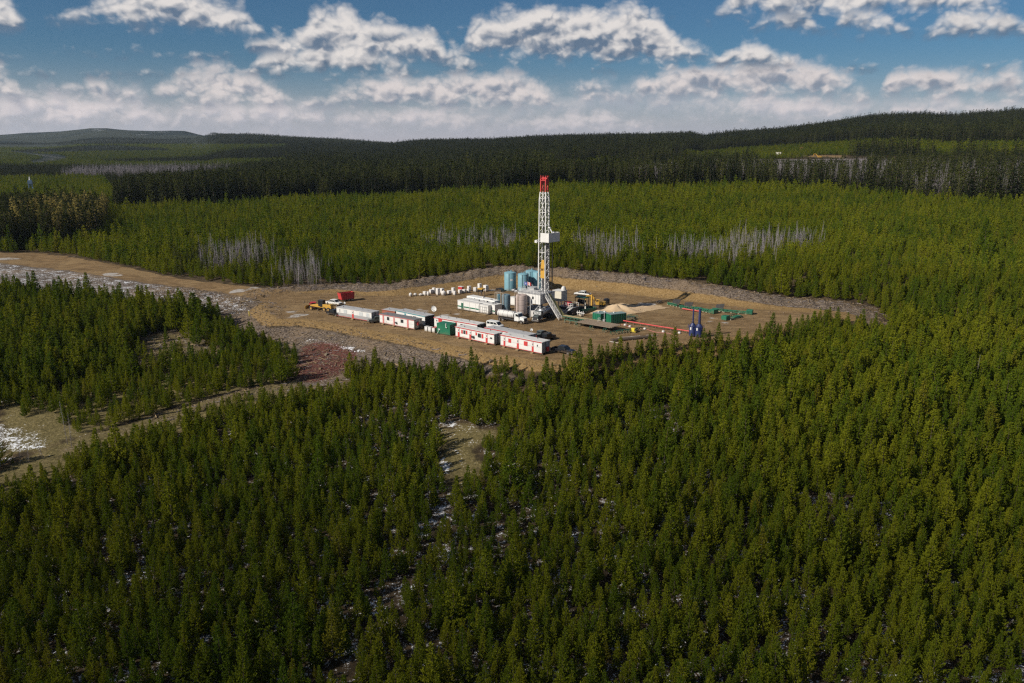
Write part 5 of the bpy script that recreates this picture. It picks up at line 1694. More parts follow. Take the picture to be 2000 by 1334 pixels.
    # light poles in front of the cabinets
    for x, h in ((-3.6, 5.6), (-.6, 6.6)):
        MB().cyl((x, by0 - 1.6, 0), (x, by0 - 1.6, h), .1, n=8).build('white_pole', WHITE, t)
    # flags on the floor rail
    for x, cols in ((-4.4, 'blue'), (-3.1, 'red')):
        fp = MB().cyl((x, by0 + .1, FZ + .2), (x, by0 + .1, FZ + 3.6), .05, n=6).build('flag_pole', WHITE, t)

        def cloth(u0, u1, m_, off=0.0, v0=0.0, v1=1.0, nm='flag_cloth'):
            fb = MB()
            n_ = 6
            V0, F0 = [], []
            for side in (-1, 1):
                for i in range(n_ + 1):
                    u = u0 + (u1 - u0) * i / n_
                    y = by0 + .1 + .14 * math.sin(u * 7) * u + side * (.008 + off)
                    V0 += [(x + .06 + u * 1.25, y, FZ + 2.55 + v0 * .95 - .15 * u), (x + .06 + u * 1.25, y, FZ + 2.55 + v1 * .95 - .15 * u)]
            for k in (0, 2 * (n_ + 1)):
                F0 += [(k + 2 * i, k + 2 * i + 2, k + 2 * i + 3, k + 2 * i + 1) for i in range(n_)]
            fb.add(V0, F0)
            return fb.build(nm, m_, fp)
        if cols == 'blue':
            cloth(0, 1, BLUEC)
            cloth(.40, .60, WHITE, .012, .25, .75, 'flag_emblem')
        else:
            cloth(0, .25, RED); cloth(.25, .75, WHITE); cloth(.75, 1, RED)
            cloth(.42, .58, RED, .012, .28, .75, 'flag_emblem')
    return t


RIG = rig()
M = Matrix.Translation(at(1061, 617)) @ Matrix.Rotation(SH, 4, 'Z')
RP = lambda x, y, z=0.0: M @ Vector((x, y, z))


def catwalk():
    t = thing('catwalk', 'green pipe catwalk with plank deck running out from the rig ramp', 'catwalk', RP(7.7, 0), SH)
    L = 13.2
    for k in range(9):
        MB().box(.1 + L * k / 9, L * (k + 1) / 9 - .02, -1.0, .8, 1.15, 1.28).build('deck_plank', WOOD, t)
    m = MB()
    for y in (-1.1, .9):
        m.bar((0, y, 1.2), (L, y, 1.2), .16, .22); m.bar((0, y, .15), (L, y, .15), .14)
        n = 11
        for i in range(n):
            a, b = L * i / n, L * (i + 1) / n
            m.bar((a, y, .15), (a, y, 1.1), .1); m.bar((a, y, .15), (b, y, 1.1), .08)
    for i in range(6): m.bar((L * i / 5, -1.1, .12), (L * i / 5, .9, .12), .14)
    m.build('truss', GREEN2, t)
    e = MB()
    for y in (-1.05, -.05): e.bar((L - .1, y, 1.28), (L - .1, y, 2.4), .09)
    for z in (1.8, 2.4): e.bar((L - .1, -1.05, z), (L - .1, -.05, z), .08)
    e.build('end_railing', WHITE, t)


catwalk()


def pipe_rack(label, px, py, L, n, mat_=GREEN2, h=1.05, rz=None):
    t = thing('pipe_rack', label, 'pipe rack', at(px, py), SH + R(90) if rz is None else rz, 'green pipe racks in front of the catwalk')
    m = MB()
    m.bar((0, 0, h), (L, 0, h), .16, .18)
    m.build('rack_beam', mat_, t)
    for i in range(n):
        x = .15 + (L - .3) * i / (n - 1)
        l = MB(); l.bar((x, -.55, 0), (x, 0, h - .05), .11); l.bar((x, .55, 0), (x, 0, h - .05), .11); l.bar((x, -.55, .06), (x, .55, .06), .1)
        l.build('rack_leg', mat_, t)
    return t


pipe_rack('green pipe rack at the near end of the dark pipes under the catwalk', 1126, 638.5, 5.6, 4)
pipe_rack('green pipe rack under the middle of the dark pipes', 1152, 644.5, 6.8, 5)
pipe_rack('green pipe rack under the far end of the dark pipes', 1178, 650, 6.0, 5)
pipe_rack('empty green pipe rack lying along the catwalk', 1103, 630.5, 6.0, 4, rz=SH)
for i in range(5):
    pipe_rack('empty green pipe rack, ' + ('first', 'second', 'third', 'fourth', 'fifth')[i] + ' in the row in front of the yellow pump', 1192 + i * 11.5, 654.5 - i * 1.5, 4.6 - .3 * i, 4, h=.9, rz=SH + R(78))
# drill pipe resting on the racks
o = at(1124, 637.5)
ex = Vector((math.cos(SH), math.sin(SH), 0)); ey = Vector((-ex.y, ex.x, 0))
mb = MB(); mb.cyl((0, 0, 0), (11.6, 0, 0), .085, n=8); mb.cyl((-.05, 0, 0), (.4, 0, 0), .11, n=8); mb.cyl((11.2, 0, 0), (11.65, 0, 0), .11, n=8)
first = None
for i in range(26):
    if first is None:
        q = mb.build('drill_pipe', PIPE, None, smooth=True); first = q
    else:
        q = link(first.copy())
    off = o + ey * (.1 + .215 * i) + ex * (random.uniform(-.25, .25) + .3)
    q.location = (off.x, off.y, 1.26)
    q.rotation_euler = (0, 0, SH)
    tag(q, 'dark steel drill pipe lying side by side on the green racks', 'pipe', 'drill pipes on the green racks')
# second stack near the pines
o2 = at(1197, 668)
for i in range(12):
    q = link(first.copy())
    a2 = D((1197, 668), (1280, 660))
    e2 = Vector((math.cos(a2), math.sin(a2), 0)); f2 = Vector((-e2.y, e2.x, 0))
    lay = i // 7
    off = o2 + f2 * (.26 * (i % 7) + .13 * lay)
    q.location = (off.x, off.y, .35 + .21 * lay)
    q.rotation_euler = (0, 0, a2)
    tag(q, 'rusty brown casing pipe lying low beside the nearest pines', 'pipe', 'casing pipes beside the pines')
for i in range(2):
    t = thing('timber_bearer', ('timber bearer under the near end of the brown casing pipes', 'timber bearer under the far end of the brown casing pipes')[i], 'timber', o2 + e2 * (2.0 + 7.4 * i), a2 + R(90))
    MB().box(-.3, 2.3, -.12, .12, 0, .24).build('beam', WOOD, t)
for i, (A_, B_) in enumerate((((1191, 668.5), (1215, 672.5)), ((1207, 661), (1250, 657.5)), ((1262, 656.5), (1284, 656)))):
    oo, rz_, L_ = frame2(A_, B_)
    q = MB().cyl((0, 0, .18), (L_, 0, .18), .16, n=10).build('white_pipe', WHITE2, None, smooth=True)
    q.location = oo; q.rotation_euler = (0, 0, rz_)
    tag(q, ('white pipe on the ground at the near end of the brown casing pipes', 'longest white pipe lying against the brown casing pipes', 'short white pipe at the far end of the brown casing pipes')[i], 'pipe', 'white pipes beside the casing')


def box_tank(label, A, B, W, Ht, m=GREEN, open_=False, name='steel_tank'):
    o, rz, L = frame2(A, B)
    t = thing(name, label, 'tank', o, rz, 'green steel tanks beside the rig')
    if open_:
        w = MB(); w.box(0, L, 0, .1, .1, Ht).box(0, L, W - .1, W, .1, Ht).box(0, .1, .102, W - .102, .1, Ht).box(L - .1, L, .102, W - .102, .1, Ht).box(.1, L - .1, .1, W - .1, .1, .2)
        w.build('tank_wall', m, t)
        MB().box(.102, L - .102, .102, W - .102, .3, Ht - .55).build('mud_fill', mat('grey_mud', (.19, .17, .14), .6, dirt=.2), t)
    else:
        MB().box(0, L, 0, W, .2, Ht).build('tank_body', m, t, bevel=.03)
        MB().box(-.04, L + .04, -.04, W + .04, Ht + .003, Ht + .08).build('tank_roof', mat('teal_grey_roof', (.17, .24, .24), .6, dirt=.25), t)
        h = MB(); h.cyl((L * .35, W * .4, Ht + .08), (L * .35, W * .4, Ht + .4), .25, n=12); h.build('hatch', WHITE2, t)
    r = MB()
    for i in range(int(L / .8)):
        r.box(.4 + .8 * i - .04, .4 + .8 * i + .04, -.06, -.003, .22, Ht - .05)
    for i in range(int(W / .8)):
        r.box(L + .003, L + .06, .4 + .8 * i - .04, .4 + .8 * i + .04, .22, Ht - .05)
    r.build('wall_rib', m, t)
    MB().box(-.2, L + .2, .2, .4, 0, .197).build('skid', DARK, t)
    MB().box(-.2, L + .2, W - .4, W - .2, 0, .197).build('skid', DARK, t)
    return t


box_tank('dark green steel tank at the end of the catwalk', (1157, 626.5), (1172.5, 630.0), 3.4, 2.5)
box_tank('larger dark green steel tank behind the red pipeline', (1183, 630.5), (1193, 634.0), 5.4, 2.9)
box_tank('long open mud tank of grey green steel before the sand pile', (1137, 613.5), (1165, 609.5), 3.0, 1.5, GREEN2, True)
p = at(1180, 629.5)
t = thing('light_tower', 'small white lamp post with grey boxes between the green tanks', 'light tower', p, SH)
MB().cyl((0, 0, 0), (0, 0, 3.2), .08, n=8).build('pole', WHITE2, t)
MB().box(-.35, .35, -.3, .3, .1, .9).build('battery_box', GREYW, t)
MB().box(-.3, .3, -.12, .12, 3.2, 3.45).build('lamp_head', WHITE, t)


def mound(name, label, px, py, rx, ry, h, m, rz=0.0, seed=1, cat='pile'):
    rng = np.random.default_rng(seed)
    nr, ns = 12, 40
    ph = rng.uniform(0, 6.28, 6)
    V, Fc = [(0, 0, h)], []
    for i in range(1, nr + 1):
        for j in range(ns):
            a = 6.2832 * j / ns
            k = 1 + .16 * math.sin(3 * a + ph[0]) + .1 * math.sin(5 * a + ph[1]) + .05 * math.sin(9 * a + ph[2])
            f = i / nr
            z = h * (math.cos(f * math.pi) * .5 + .5) ** .85 * (1 + .18 * math.sin(4 * a + ph[3] + 4 * f) * math.sin(f * 3.1)) + rng.normal(0, .03) * (1 - f)
            V.append((rx * f * k * math.cos(a), ry * f * k * math.sin(a), z if i < nr else -.05))
    for j in range(ns): Fc.append((0, 1 + j, 1 + (j + 1) % ns))
    for i in range(nr - 1):
        for j in range(ns):
            a, b = 1 + i * ns + j, 1 + i * ns + (j + 1) % ns
            Fc.append((a, a + ns, b + ns, b))
    mb = MB(); mb.add(V, Fc)
    o = mb.build(name, m, None, smooth=True)
    o.location = at(px, py); o.rotation_euler = (0, 0, rz)
    tag(o, label, cat)


mound('sand_pile', 'pale sand pile spread behind the green tanks', 1204, 606.5, 6.6, 4.4, 1.9, SANDM, R(-12), 2)
mound('sand_pile', 'low sand heap beside the open mud tank', 1172, 611, 3.2, 2.2, .9, SANDM, R(10), 5)
mound('sand_pile', 'flat tongue of pale sand reaching towards the derrick shadow', 1258, 601, 7.5, 3.0, .5, SANDM, R(4), 8)

# mud system to the right of the derrick
def mud_house():
    t = thing('mud_building', 'tall white box building with door ribs right of the derrick', 'building', at(1079, 607.5), SH)
    MB().box(0, 3.4, 0, 3.0, 3.4, 6.6).build('wall', CREAM, t)
    for i in range(5): MB().box(3.403, 3.47, .3 + .6 * i - .05, .3 + .6 * i + .05, 3.5, 6.5).build('wall_rib', WHITE2, t)
    MB().box(-.1, 3.5, -.1, 3.1, 6.603, 6.72).build('roof', WHITE2, t)
    l = MB()
    for x in (.15, 3.25):
        for y in (.15, 2.85): l.bar((x, y, 0), (x, y, 3.4), .2)
    l.build('leg', GREYL, t)
    MB().rev([(0, 8.0), (.5, 7.8), (.75, 7.3), (.75, 6.722)], 16, 'z', (2.6, 2.2, 0)).build('dome_vent', WHITE2, t, smooth=True)


mud_house()


def shaker():
    t = thing('shaker_tank', 'dark mud tank with white railings, stairs and red hood right of the rig', 'mud tank', at(1092, 612.5), SH)
    L, W = 5.2, 3.0
    MB().box(0, L, 0, W, .3, 2.4).build('tank_body', mat('blue_black_steel', (.02, .024, .035), .5, dirt=.25), t)
    MB().box(-.1, L + .1, -.1, W + .1, 2.403, 2.52).build('deck', GREYL, t)
    r = MB()
    for x in np.linspace(0, L, 7):
        for y in (0, W): r.bar((x, y, 2.5), (x, y, 3.7), .08)
    for y in (0, W):
        for z in (3.1, 3.7): r.bar((0, y, z), (L, y, z), .07)
    r.build('railing', WHITE, t)
    MB().prism([(1.0, 2.522), (3.2, 2.522), (3.2, 3.6), (2.7, 3.9), (1.3, 3.9)], .7, 2.4).build('hood', RED, t, bevel=.05)
    MB().box(3.6, 4.8, .6, 2.4, 2.522, 3.4).build('shaker_box', DARK, t)
    s = MB()
    for y in (-1.3, -.5):
        s.bar((L, y, 2.5), (L - 3.0, y, 0), .1, .25)
        s.bar((L, y, 3.5), (L - 3.0, y, 1.0), .07)
    for i in range(9):
        f = (i + .5) / 9
        s.box(L - 3 * f - .12, L - 3 * f + .12, -1.26, -.54, 2.5 - 2.5 * f, 2.55 - 2.5 * f)
    s.build('stairs', WHITE, t)
    MB().box(.3, 3.2, -.9, -.08, .0, 1.5).build('hopper_box', GREYL, t)


shaker()
t = thing('centrifuge_stand', 'steel frame with dark machinery and pipes in front of the white pickup', 'equipment', at(1123, 608), SH)
m = MB()
for x in (0, 3.6):
    for y in (0, 2.2): m.bar((x, y, 0), (x, y, 4.6), .16)
for z in (2.2, 4.5):
    m.bar((0, 0, z), (3.6, 0, z), .14); m.bar((0, 2.2, z), (3.6, 2.2, z), .14); m.bar((0, 0, z), (0, 2.2, z), .14); m.bar((3.6, 0, z), (3.6, 2.2, z), .14)
m.build('stand_frame', DARK, t)
MB().box(-.1, 3.7, -.1, 2.3, 4.58, 4.7).build('stand_deck', GREEN2, t)
MB().cyl((.5, 1.1, 3.2), (3.0, 1.1, 3.2), .65, n=16).build('centrifuge_drum', CARB, t)
MB().box(.4, 2.4, .4, 1.8, .2, 1.6).build('pump_housing', DARK, t)
m = MB(); m.cyl((3.0, 1.1, 3.0), (4.6, -.8, .6), .22, n=10); m.cyl((1.2, .2, 1.2), (1.0, -1.6, .35), .2, n=10); m.build('discharge_pipe', CREAM, t)
t = thing('valve_manifold', 'tan valve manifold with standing pipes at the foot of the shaker tank', 'manifold', at(1128, 616.5), SH)
m = MB()
for i in range(4): m.cyl((.7 * i, 0, 0), (.7 * i, 0, 1.5 + .2 * (i % 2)), .13, n=10)
m.cyl((-.3, 0, 1.0), (2.6, 0, 1.0), .15, n=10)
m.build('manifold_pipe', WHITE2, t)
m = MB(); m.cyl((.9, -.5, .45), (2.2, -.9, .3), .3, n=12); m.build('hose_coil', CREAM, t)


def excavator(label, p, head, k=1.0, group=None, m=YEL, reach=0.0):
    t = thing('excavator', label, 'excavator', p, head, group)
    t.scale = (k,) * 3
    for s_ in (-1, 1):
        MB().prism([(-1.9, .1), (1.9, .1), (2.2, .45), (1.9, .85), (-1.9, .85), (-2.2, .45)], *sorted((s_ * .75, s_ * 1.3))).build('track', DARK, t)
    MB().box(-1.0, 1.0, -.74, .74, .4, 1.0).build('undercarriage', DARK, t)
    MB().prism([(-2.4, 1.02), (1.1, 1.02), (1.1, 1.7), (-.4, 2.1), (-2.2, 2.1), (-2.4, 1.8)], -1.25, 1.25).build('upper_body', m, t, bevel=.06)
    MB().prism([(-.3, 2.102), (1.2, 1.72), (1.25, 2.2), (.9, 2.95), (-.3, 2.95)], .25, 1.2).build('cab', m, t, bevel=.05)
    MB().prism([(.0, 2.3), (1.05, 2.2), (.8, 2.8), (.0, 2.8)], 1.202, 1.215).build('cab_window', GLASS, t)
    b = MB(); b.bar((.9, -.2, 1.6), (2.6, -.2, 4.0 + reach), .38, .55); b.bar((2.6, -.2, 4.0 + reach), (4.6, -.2, 4.0 + reach * .8), .34, .5)
    b.build('boom', m, t)
    MB().bar((4.5, -.2, 4.1 + reach * .8), (5.3, -.2, 1.3 + reach * .6), .28, .42).build('stick', m, t)
    MB().prism([(5.0, 1.3), (5.6, 1.25), (5.5, .3), (4.7, .2), (4.55, .7)], -.75, .35).build('bucket', DARK, t)


excavator('yellow excavator working between the rig and the back bank', at(1170, 600), SH + R(205), .9)
t = thing('yellow_post_frame', 'yellow upright steel post on a base by the mud tanks', 'post', at(1155.5, 600.5), SH)
MB().box(-.22, .22, -.22, .22, .12, 4.2).build('post', YEL, t); MB().box(-.8, .8, -.6, .6, 0, .118).build('base_plate', YEL, t)
t = thing('black_tank', 'round black upright tank beside the sand pile', 'tank', at(1184.5, 595.5), 0)
MB().rev([(0, .05), (1.0, .05), (1.0, 1.9), (.85, 2.05), (0, 2.1)], 24, 'z').build('shell', CARB, t, smooth=True)
MB().rev([(1.003, 1.3), (1.05, 1.3), (1.05, 1.4), (1.003, 1.4)], 24, 'z').build('band', DARK, t)
MB().cyl((0, 0, 2.05), (0, 0, 2.3), .25, n=12).build('lid', DARK, t)

# red pipeline on stands, hoses and white blocks
oo, rz_, L_ = frame2((1217, 631), (1349, 652.5))
t = thing('red_pipeline', 'long red pipe running on low stands from the green tank to the navy stacks', 'pipeline', oo, rz_)
for i in range(3): MB().cyl((L_ * i / 3, 0, .75), (L_ * (i + 1) / 3 - .03, 0, .75), .17, n=12).build('pipe_length', RED, t, smooth=True)
for i in range(9):
    x = L_ * (i + .5) / 9
    MB().bar((x, -.3, 0), (x, 0, .62), .08).bar((x, .3, 0), (x, 0, .62), .08).build('stand', DARK, t)
oo, rz_, L_ = frame2((1333, 605.5), (1368, 611))
t = thing('red_pipeline', 'short red pipe lying in front of the green folding frames', 'pipeline', oo, rz_)
MB().cyl((0, 0, .45), (L_, 0, .45), .22, n=12).build('pipe_length', RED, t, smooth=True)
for x in (.5, L_ - .5): MB().box(x - .1, x + .1, -.3, .3, 0, .23).build('stand', DARK, t)
oo, rz_, L_ = frame2((1210, 633), (1330, 655))
q = MB()
pp = [Vector((L_ * k / 24, .6 * math.sin(k * .7) - 1.2, .09)) for k in range(25)]
for a_, b_ in zip(pp, pp[1:]): q.cyl(a_, b_, .085, n=8)
q = q.build('red_hose', ROSE, None, smooth=True); q.location = oo; q.rotation_euler = (0, 0, rz_)
tag(q, 'thin faded red hose snaking beside the red pipeline', 'hose')
for i, (x, y) in enumerate(((1221, 636), (1230.5, 639), (1259.5, 643.5), (1295.5, 649), (1327, 651.5))):
    t = thing('weight_block', 'white concrete weight, ' + ('first', 'second', 'third', 'fourth', 'fifth')[i] + ' along the red pipeline from the green tank', 'weight', at(x, y), .4 * i, 'white weights along the red pipeline')
    MB().rev([(.42, 0), (.45, .25), (.3, .5), (.0, .55)], 10, 'z').build('block', WHITE, t)
    MB().cyl((0, 0, .53), (0, 0, .75), .05, n=6).build('lifting_eye', STEEL, t)
t = thing('yellow_pump', 'small bright yellow pump unit beside the empty pipe racks', 'pump', at(1238, 649), SH)
MB().box(-.8, .8, -.5, .5, .15, .35).build('skid', YELB, t); MB().box(-.7, .4, -.45, .45, .352, 1.2).build('engine_cover', YELB, t, bevel=.08)
MB().cyl((.42, 0, .6), (.8, 0, .6), .3, n=12).build('pump_housing', CARB, t)
t = thing('scrap_bundle', 'dark steel baskets beside the larger green tank', 'basket', at(1222, 622.5), SH)
m = MB(); m.box(0, 3.2, 0, 1.6, .1, .2)
for x in np.linspace(0, 3.2, 7):
    for y in (0, 1.6): m.bar((x, y, .1), (x, y, 1.1), .07)
for y in (0, 1.6): m.bar((0, y, 1.1), (3.2, y, 1.1), .08)
m.build('basket_frame', GREEN2, t); MB().box(.2, 2.8, .2, 1.4, .202, .8).build('basket_load', DARK, t)


def stack_tank(label, px, py, r, h, sr, sh):
    t = thing('flare_stack', label, 'stack', at(px, py), SH, 'navy blue stacks at the edge of the pad')
    MB().rev([(0, .3), (r, .3), (r, h), (r * .35, h + .9), (0, h + .9)], 24, 'z').build('vessel', NAVY, t, smooth=True)
    MB().cyl((0, 0, h + .8), (0, 0, h + .8 + sh), sr, n=14).build('stack_pipe', NAVY, t, smooth=True)
    MB().rev([(sr + .003, h + 1.0), (sr + .14, h + 1.0), (sr + .14, h + 1.15), (sr + .003, h + 1.15)], 16, 'z').build('collar', DARK, t)
    m = MB()
    for i in range(10):
        a = 6.283 * i / 10
        m.bar((math.cos(a) * (r + .35), math.sin(a) * (r + .35), h - .6), (math.cos(a) * (r + .35), math.sin(a) * (r + .35), h + .3), .06)
        b = 6.283 * (i + 1) / 10
        m.bar((math.cos(a) * (r + .35), math.sin(a) * (r + .35), h + .3), (math.cos(b) * (r + .35), math.sin(b) * (r + .35), h + .3), .06)
    m.build('platform_rail', NAVY, t)
    MB().box(-.3, .1, -r - .05, -r + .1, h - .9, h - .2).build('gauge_plate', WHITE, t)
    l = MB()
    for i in range(4):
        a = .8 + 1.57 * i
        l.bar((math.cos(a) * r * .8, math.sin(a) * r * .8, 0), (math.cos(a) * r * .8, math.sin(a) * r * .8, .5), .18)
    l.build('foot', DARK, t)


stack_tank('navy blue vessel with slim stack, left of the pair at the pad edge', 1352, 657, .95, 2.9, .2, 4.0)
stack_tank('navy blue vessel with thicker stack, right of the pair at the pad edge', 1364.5, 658.5, 1.0, 2.9, .34, 4.2)


# green folding frames along the back bank
def mat_frame(label, A, B, W, flap=True, boxes=False):
    o, rz, L = frame2(A, B)
    t = thing('folding_frame', label, 'frame', o, rz, 'green folding steel frames along the back bank')
    m = MB()
    for y in (0, W): m.bar((0, y, .35), (L, y, .35), .16, .22)
    for i in range(6): m.bar((L * i / 5, 0, .35), (L * i / 5, W, .35), .12)
    for i in range(5): m.bar((L * i / 5, 0, .4), (L * (i + 1) / 5, 0, .95), .09); m.bar((L * (i + 1) / 5, 0, .4), (L * i / 5, 0, .95), .07)
    m.bar((0, 0, .95), (L, 0, .95), .12)
    m.build('truss', GREEN, t)
    k = MB()
    for i in range(4): k.box(L * i / 3.2, L * i / 3.2 + .5, -.15, W + .15, 0, .23)
    k.build('timber_block', CREAM, t)
    MB().box(.2, L * .55, .3, W - .3, .47, .62).build('deck_panel', GREEN, t)
    if flap:
        f = MB(); f.add([(L * .15, W * .55, .5), (L * .85, W * .55, .5), (L * .95, W * .70, 2.35), (L * .22, W * .70, 1.85), (L * .15, W * .55 + .08, .5), (L * .85, W * .55 + .08, .5), (L * .95, W * .70 + .08, 2.35), (L * .22, W * .70 + .08, 1.85)],
                        [(0, 1, 2, 3), (7, 6, 5, 4), (0, 4, 5, 1), (1, 5, 6, 2), (2, 6, 7, 3), (3, 7, 4, 0)])
        f.build('raised_flap', BLACK, t)
    if boxes:
        MB().box(L - .1, L + 1.7, -.2, W * .8, .1, 1.35).build('end_box', GREEN, t, bevel=.05)
        for i in range(4): MB().box(L + .1 + .4 * i, L + .2 + .4 * i, -.27, -.203, .2, 1.25).build('box_rib', GREEN2, t)


mat_frame('green folding frame with raised black flap, first from the derrick shadow', (1303, 595.5), (1322, 600), 2.6)
mat_frame('green folding frame with raised black flap, second from the derrick shadow', (1326, 601.5), (1347, 606), 2.6)
mat_frame('green folding frame without a raised flap, third in the row', (1349, 604), (1374, 608.5), 2.8, flap=False)
mat_frame('green folding frame with end box, fourth in the row', (1366, 608), (1386, 612), 2.4, flap=False, boxes=True)
mat_frame('green folding frame with raised black flap, fifth in the row', (1390, 607), (1412, 609.5), 2.6)
mat_frame('long green truss with ribbed box at its right end, last in the row', (1412, 610), (1458, 614), 2.4, flap=False, boxes=True)
mat_frame('green truss with box lying in front of the last long truss', (1440, 618), (1416, 623.5), 2.0, flap=False, boxes=True)
t = thing('rock_pile', 'dark heap of scrap at the foot of the bank where the shadow bends', 'pile', at(1287, 592.5), .3)
for i in range(6):
    a = i * 1.05
    MB().prism([(-.4, 0), (.4, 0), (.3, .5 + .15 * (i % 3)), (-.2, .7)], -.3, .3).build('chunk', DARK, t).location = (math.cos(a) * .6, math.sin(a) * .5, -.02 + .25 * (i % 2))

# bulk bags and pallets behind the white buildings
BAGS = [(802, 579, .95, 'r', 1.1), (811, 578, 1.0, 'f', .8), (822, 577.5, 1.2, 'f', .6), (830, 577, 1.1, 'b', 1.3), (836.5, 577.5, .8, 'r', 1.4), (842.5, 573.5, 1.2, 'b', 1.3), (847.5, 572.5, 1.0, 'b', 1.8), (855.5, 576.5, 1.2, 't', 2.3), (863.5, 573, 1.2, 'b', 1.7),
        (866.5, 577, 1.4, 'r', 1.5), (877.5, 575, 1.3, 'b', 1.2), (885.5, 573, 1.1, 'b', 1.9), (888, 576.5, 1.0, 'b', 1.3), (898.5, 573.5, 1.1, 'b', 1.3), (906.5, 572.5, 1.1, 'b', 1.2), (915, 571.5, 1.0, 'b', 1.2), (916.5, 568.5, 1.2, 'b', 1.7), (928, 570, 1.1, 'b', 1.5), (937, 569, 1.2, 't', 2.7), (949, 569, 1.5, 'b', 2.1)]
ordn = ['first', 'second', 'third', 'fourth', 'fifth', 'sixth', 'seventh', 'eighth', 'ninth', 'tenth', 'eleventh', 'twelfth', 'thirteenth', 'fourteenth', 'fifteenth', 'sixteenth', 'seventeenth', 'eighteenth', 'nineteenth', 'twentieth']
for i, (x, y, w, k, h) in enumerate(BAGS):
    what = {'r': 'rounded white bulk bag', 'f': 'slumped white bulk bag', 'b': 'white wrapped pallet load', 't': 'tall stacked white pallet load'}[k]
    t = thing('bulk_bag' if k in 'rf' else 'pallet_load', f'{what}, {ordn[i]} from the road end of the white row', 'bag' if k in 'rf' else 'pallet', at(x, y), SH + .3 * math.sin(i * 2.3), 'white bags and pallet loads by the bank')
    pm = MB()
    for q_ in (-.45, -.06, .33): pm.box(-w * .52, w * .52, q_ * w, q_ * w + .12, 0, .11)
    pm.box(-w * .52, w * .52, -w * .47, w * .47, .112, .15)
    pm.build('pallet', WOOD, t)
    if k in 'rf':
        MB().rev([(0, .152), (w * .52, .155), (w * .62, .15 + h * .3), (w * .58, .15 + h * .7), (w * .32, .15 + h * .95), (w * .12, .15 + h), (.1, .3 + h), (0, .3 + h)], 14, 'z').build('sack', BAGW, t, smooth=True)
    else:
        n = 2 if (k == 't' or h > 1.6) else 1
        for j in range(n):
            MB().box(-w * .5 + .03 * j, w * .5 - .02 * j, -w * .46, w * .46 - .03 * j, .152 + h * j / n + .004 * j, .15 + h * (j + 1) / n).build('wrapped_load', BAGW, t, bevel=.07)
t = thing('red_tote', 'red caged tote standing behind the white pallet loads', 'tote', at(900.5, 568.5), SH)
MB().box(-.9, .9, -.55, .55, .15, 1.6).build('tote_body', RED, t, bevel=.06)
MB().box(-.95, .95, -.6, .6, 1.602, 1.75).build('tote_lid', WHITE2, t)
MB().box(-.95, .95, -.6, .6, 0, .148).build('pallet', WOOD, t)
t = thing('wood_crate', 'dark broken crate lying among the slumped white bags', 'crate', at(849, 578.5), SH + .2)
m = MB()
for i in range(5): m.bar((-.9 + .4 * i, -.4, 0), (-.8 + .4 * i, -.35, 1.0 - .12 * (i % 3)), .12)
m.build('slat', RUST, t); MB().box(-1, 1, -.5, .5, 0, .14).build('crate_floor', RUST, t)

# marker post, far works and tower
t = thing('marker_post', 'yellow marker post standing in the cleared ground by the road', 'post', at_g(487, 617), 0)
MB().cyl((0, 0, -.1), (0, 0, 1.6), .14, n=8).build('post', YELB, t); MB().box(-.16, .16, -.16, .16, 1.6, 1.85).build('cap', WHITE, t)
g1 = at_g(1520, 308); g2 = at_g(1599, 309.5); g3 = at_g(1571, 297)


def far_shack():
    t = thing('far_shack', 'cream site shack on stilts in the distant clearing', 'shack', g1, -.5)
    t.scale = (9.5 * g1.length / 1616 / 14,) * 3
    MB().box(-7, 7, -3.5, 3.5, 2.5, 14).build('wall', CREAM, t)
    MB().box(-7.3, 7.3, -3.8, 3.8, 14.003, 14.7).build('roof', CREAM, t)
    MB().box(1.0, 3.4, -3.56, -3.503, 5.5, 8.5).build('window', GLASS, t)
    m = MB()
    for x in (-6, 6):
        for y in (-3, 3): m.bar((x, y, -1), (x, y, 2.5), .8)
    m.build('leg', CREAM, t)


far_shack()
excavator('yellow excavator in the distant clearing', g2, R(170), 17 * g2.length / 1616 / 8.5, 'excavators in the distant clearing')
excavator('dark excavator with raised boom at the wood edge behind the distant clearing', g3, R(150), 13 * g3.length / 1616 / 8.5, 'excavators in the distant clearing', BRICK, 1.6)
q = MB().rev([(0, 0), (2.0, .2), (2.4, 2.2), (2.0, 3.2), (0, 3.6)], 12, 'z').build('far_tank', WHITE, None, smooth=True)
q.location = at_g(1541, 308.5); q.scale = tuple(v * q.location.length / 1616 * 1.0 for v in (1.6, .8, .7)); tag(q, 'small white tank lying in the distant clearing', 'tank')
p = at_g(62, 380)


def tower():
    t = thing('lookout_tower', 'small blue and white lattice tower above the left wood', 'tower', p, .4)
    h = 13.0
    m = MB()
    for sx in (-1, 1):
        for sy in (-1, 1): m.bar((sx * 2.0, sy * 2.0, -.3), (sx * 1.0, sy * 1.0, h), .5)
    for i in range(4):
        a, b = h * i / 4, h * (i + 1) / 4
        for s_ in (-1, 1):
            wa, wb = 2.0 - i / 4, 2.0 - (i + 1) / 4
            m.bar((s_ * wa, -wa, a), (s_ * wb, wb, b), .3); m.bar((-wa, s_ * wa, a), (wb, s_ * wb, b), .3)
    m.build('lattice', mat('tower_blue', (.16, .24, .36), .5, dirt=.1), t)
    MB().box(-1.8, 1.8, -1.8, 1.8, h - 3.5, h - .5).build('platform', mat('tower_blue', (.16, .24, .36)), t)
    MB().cyl((0, 0, h), (0, 0, h + 3), .7, .3, 8).build('top_cap', WHITE, t)


tower()


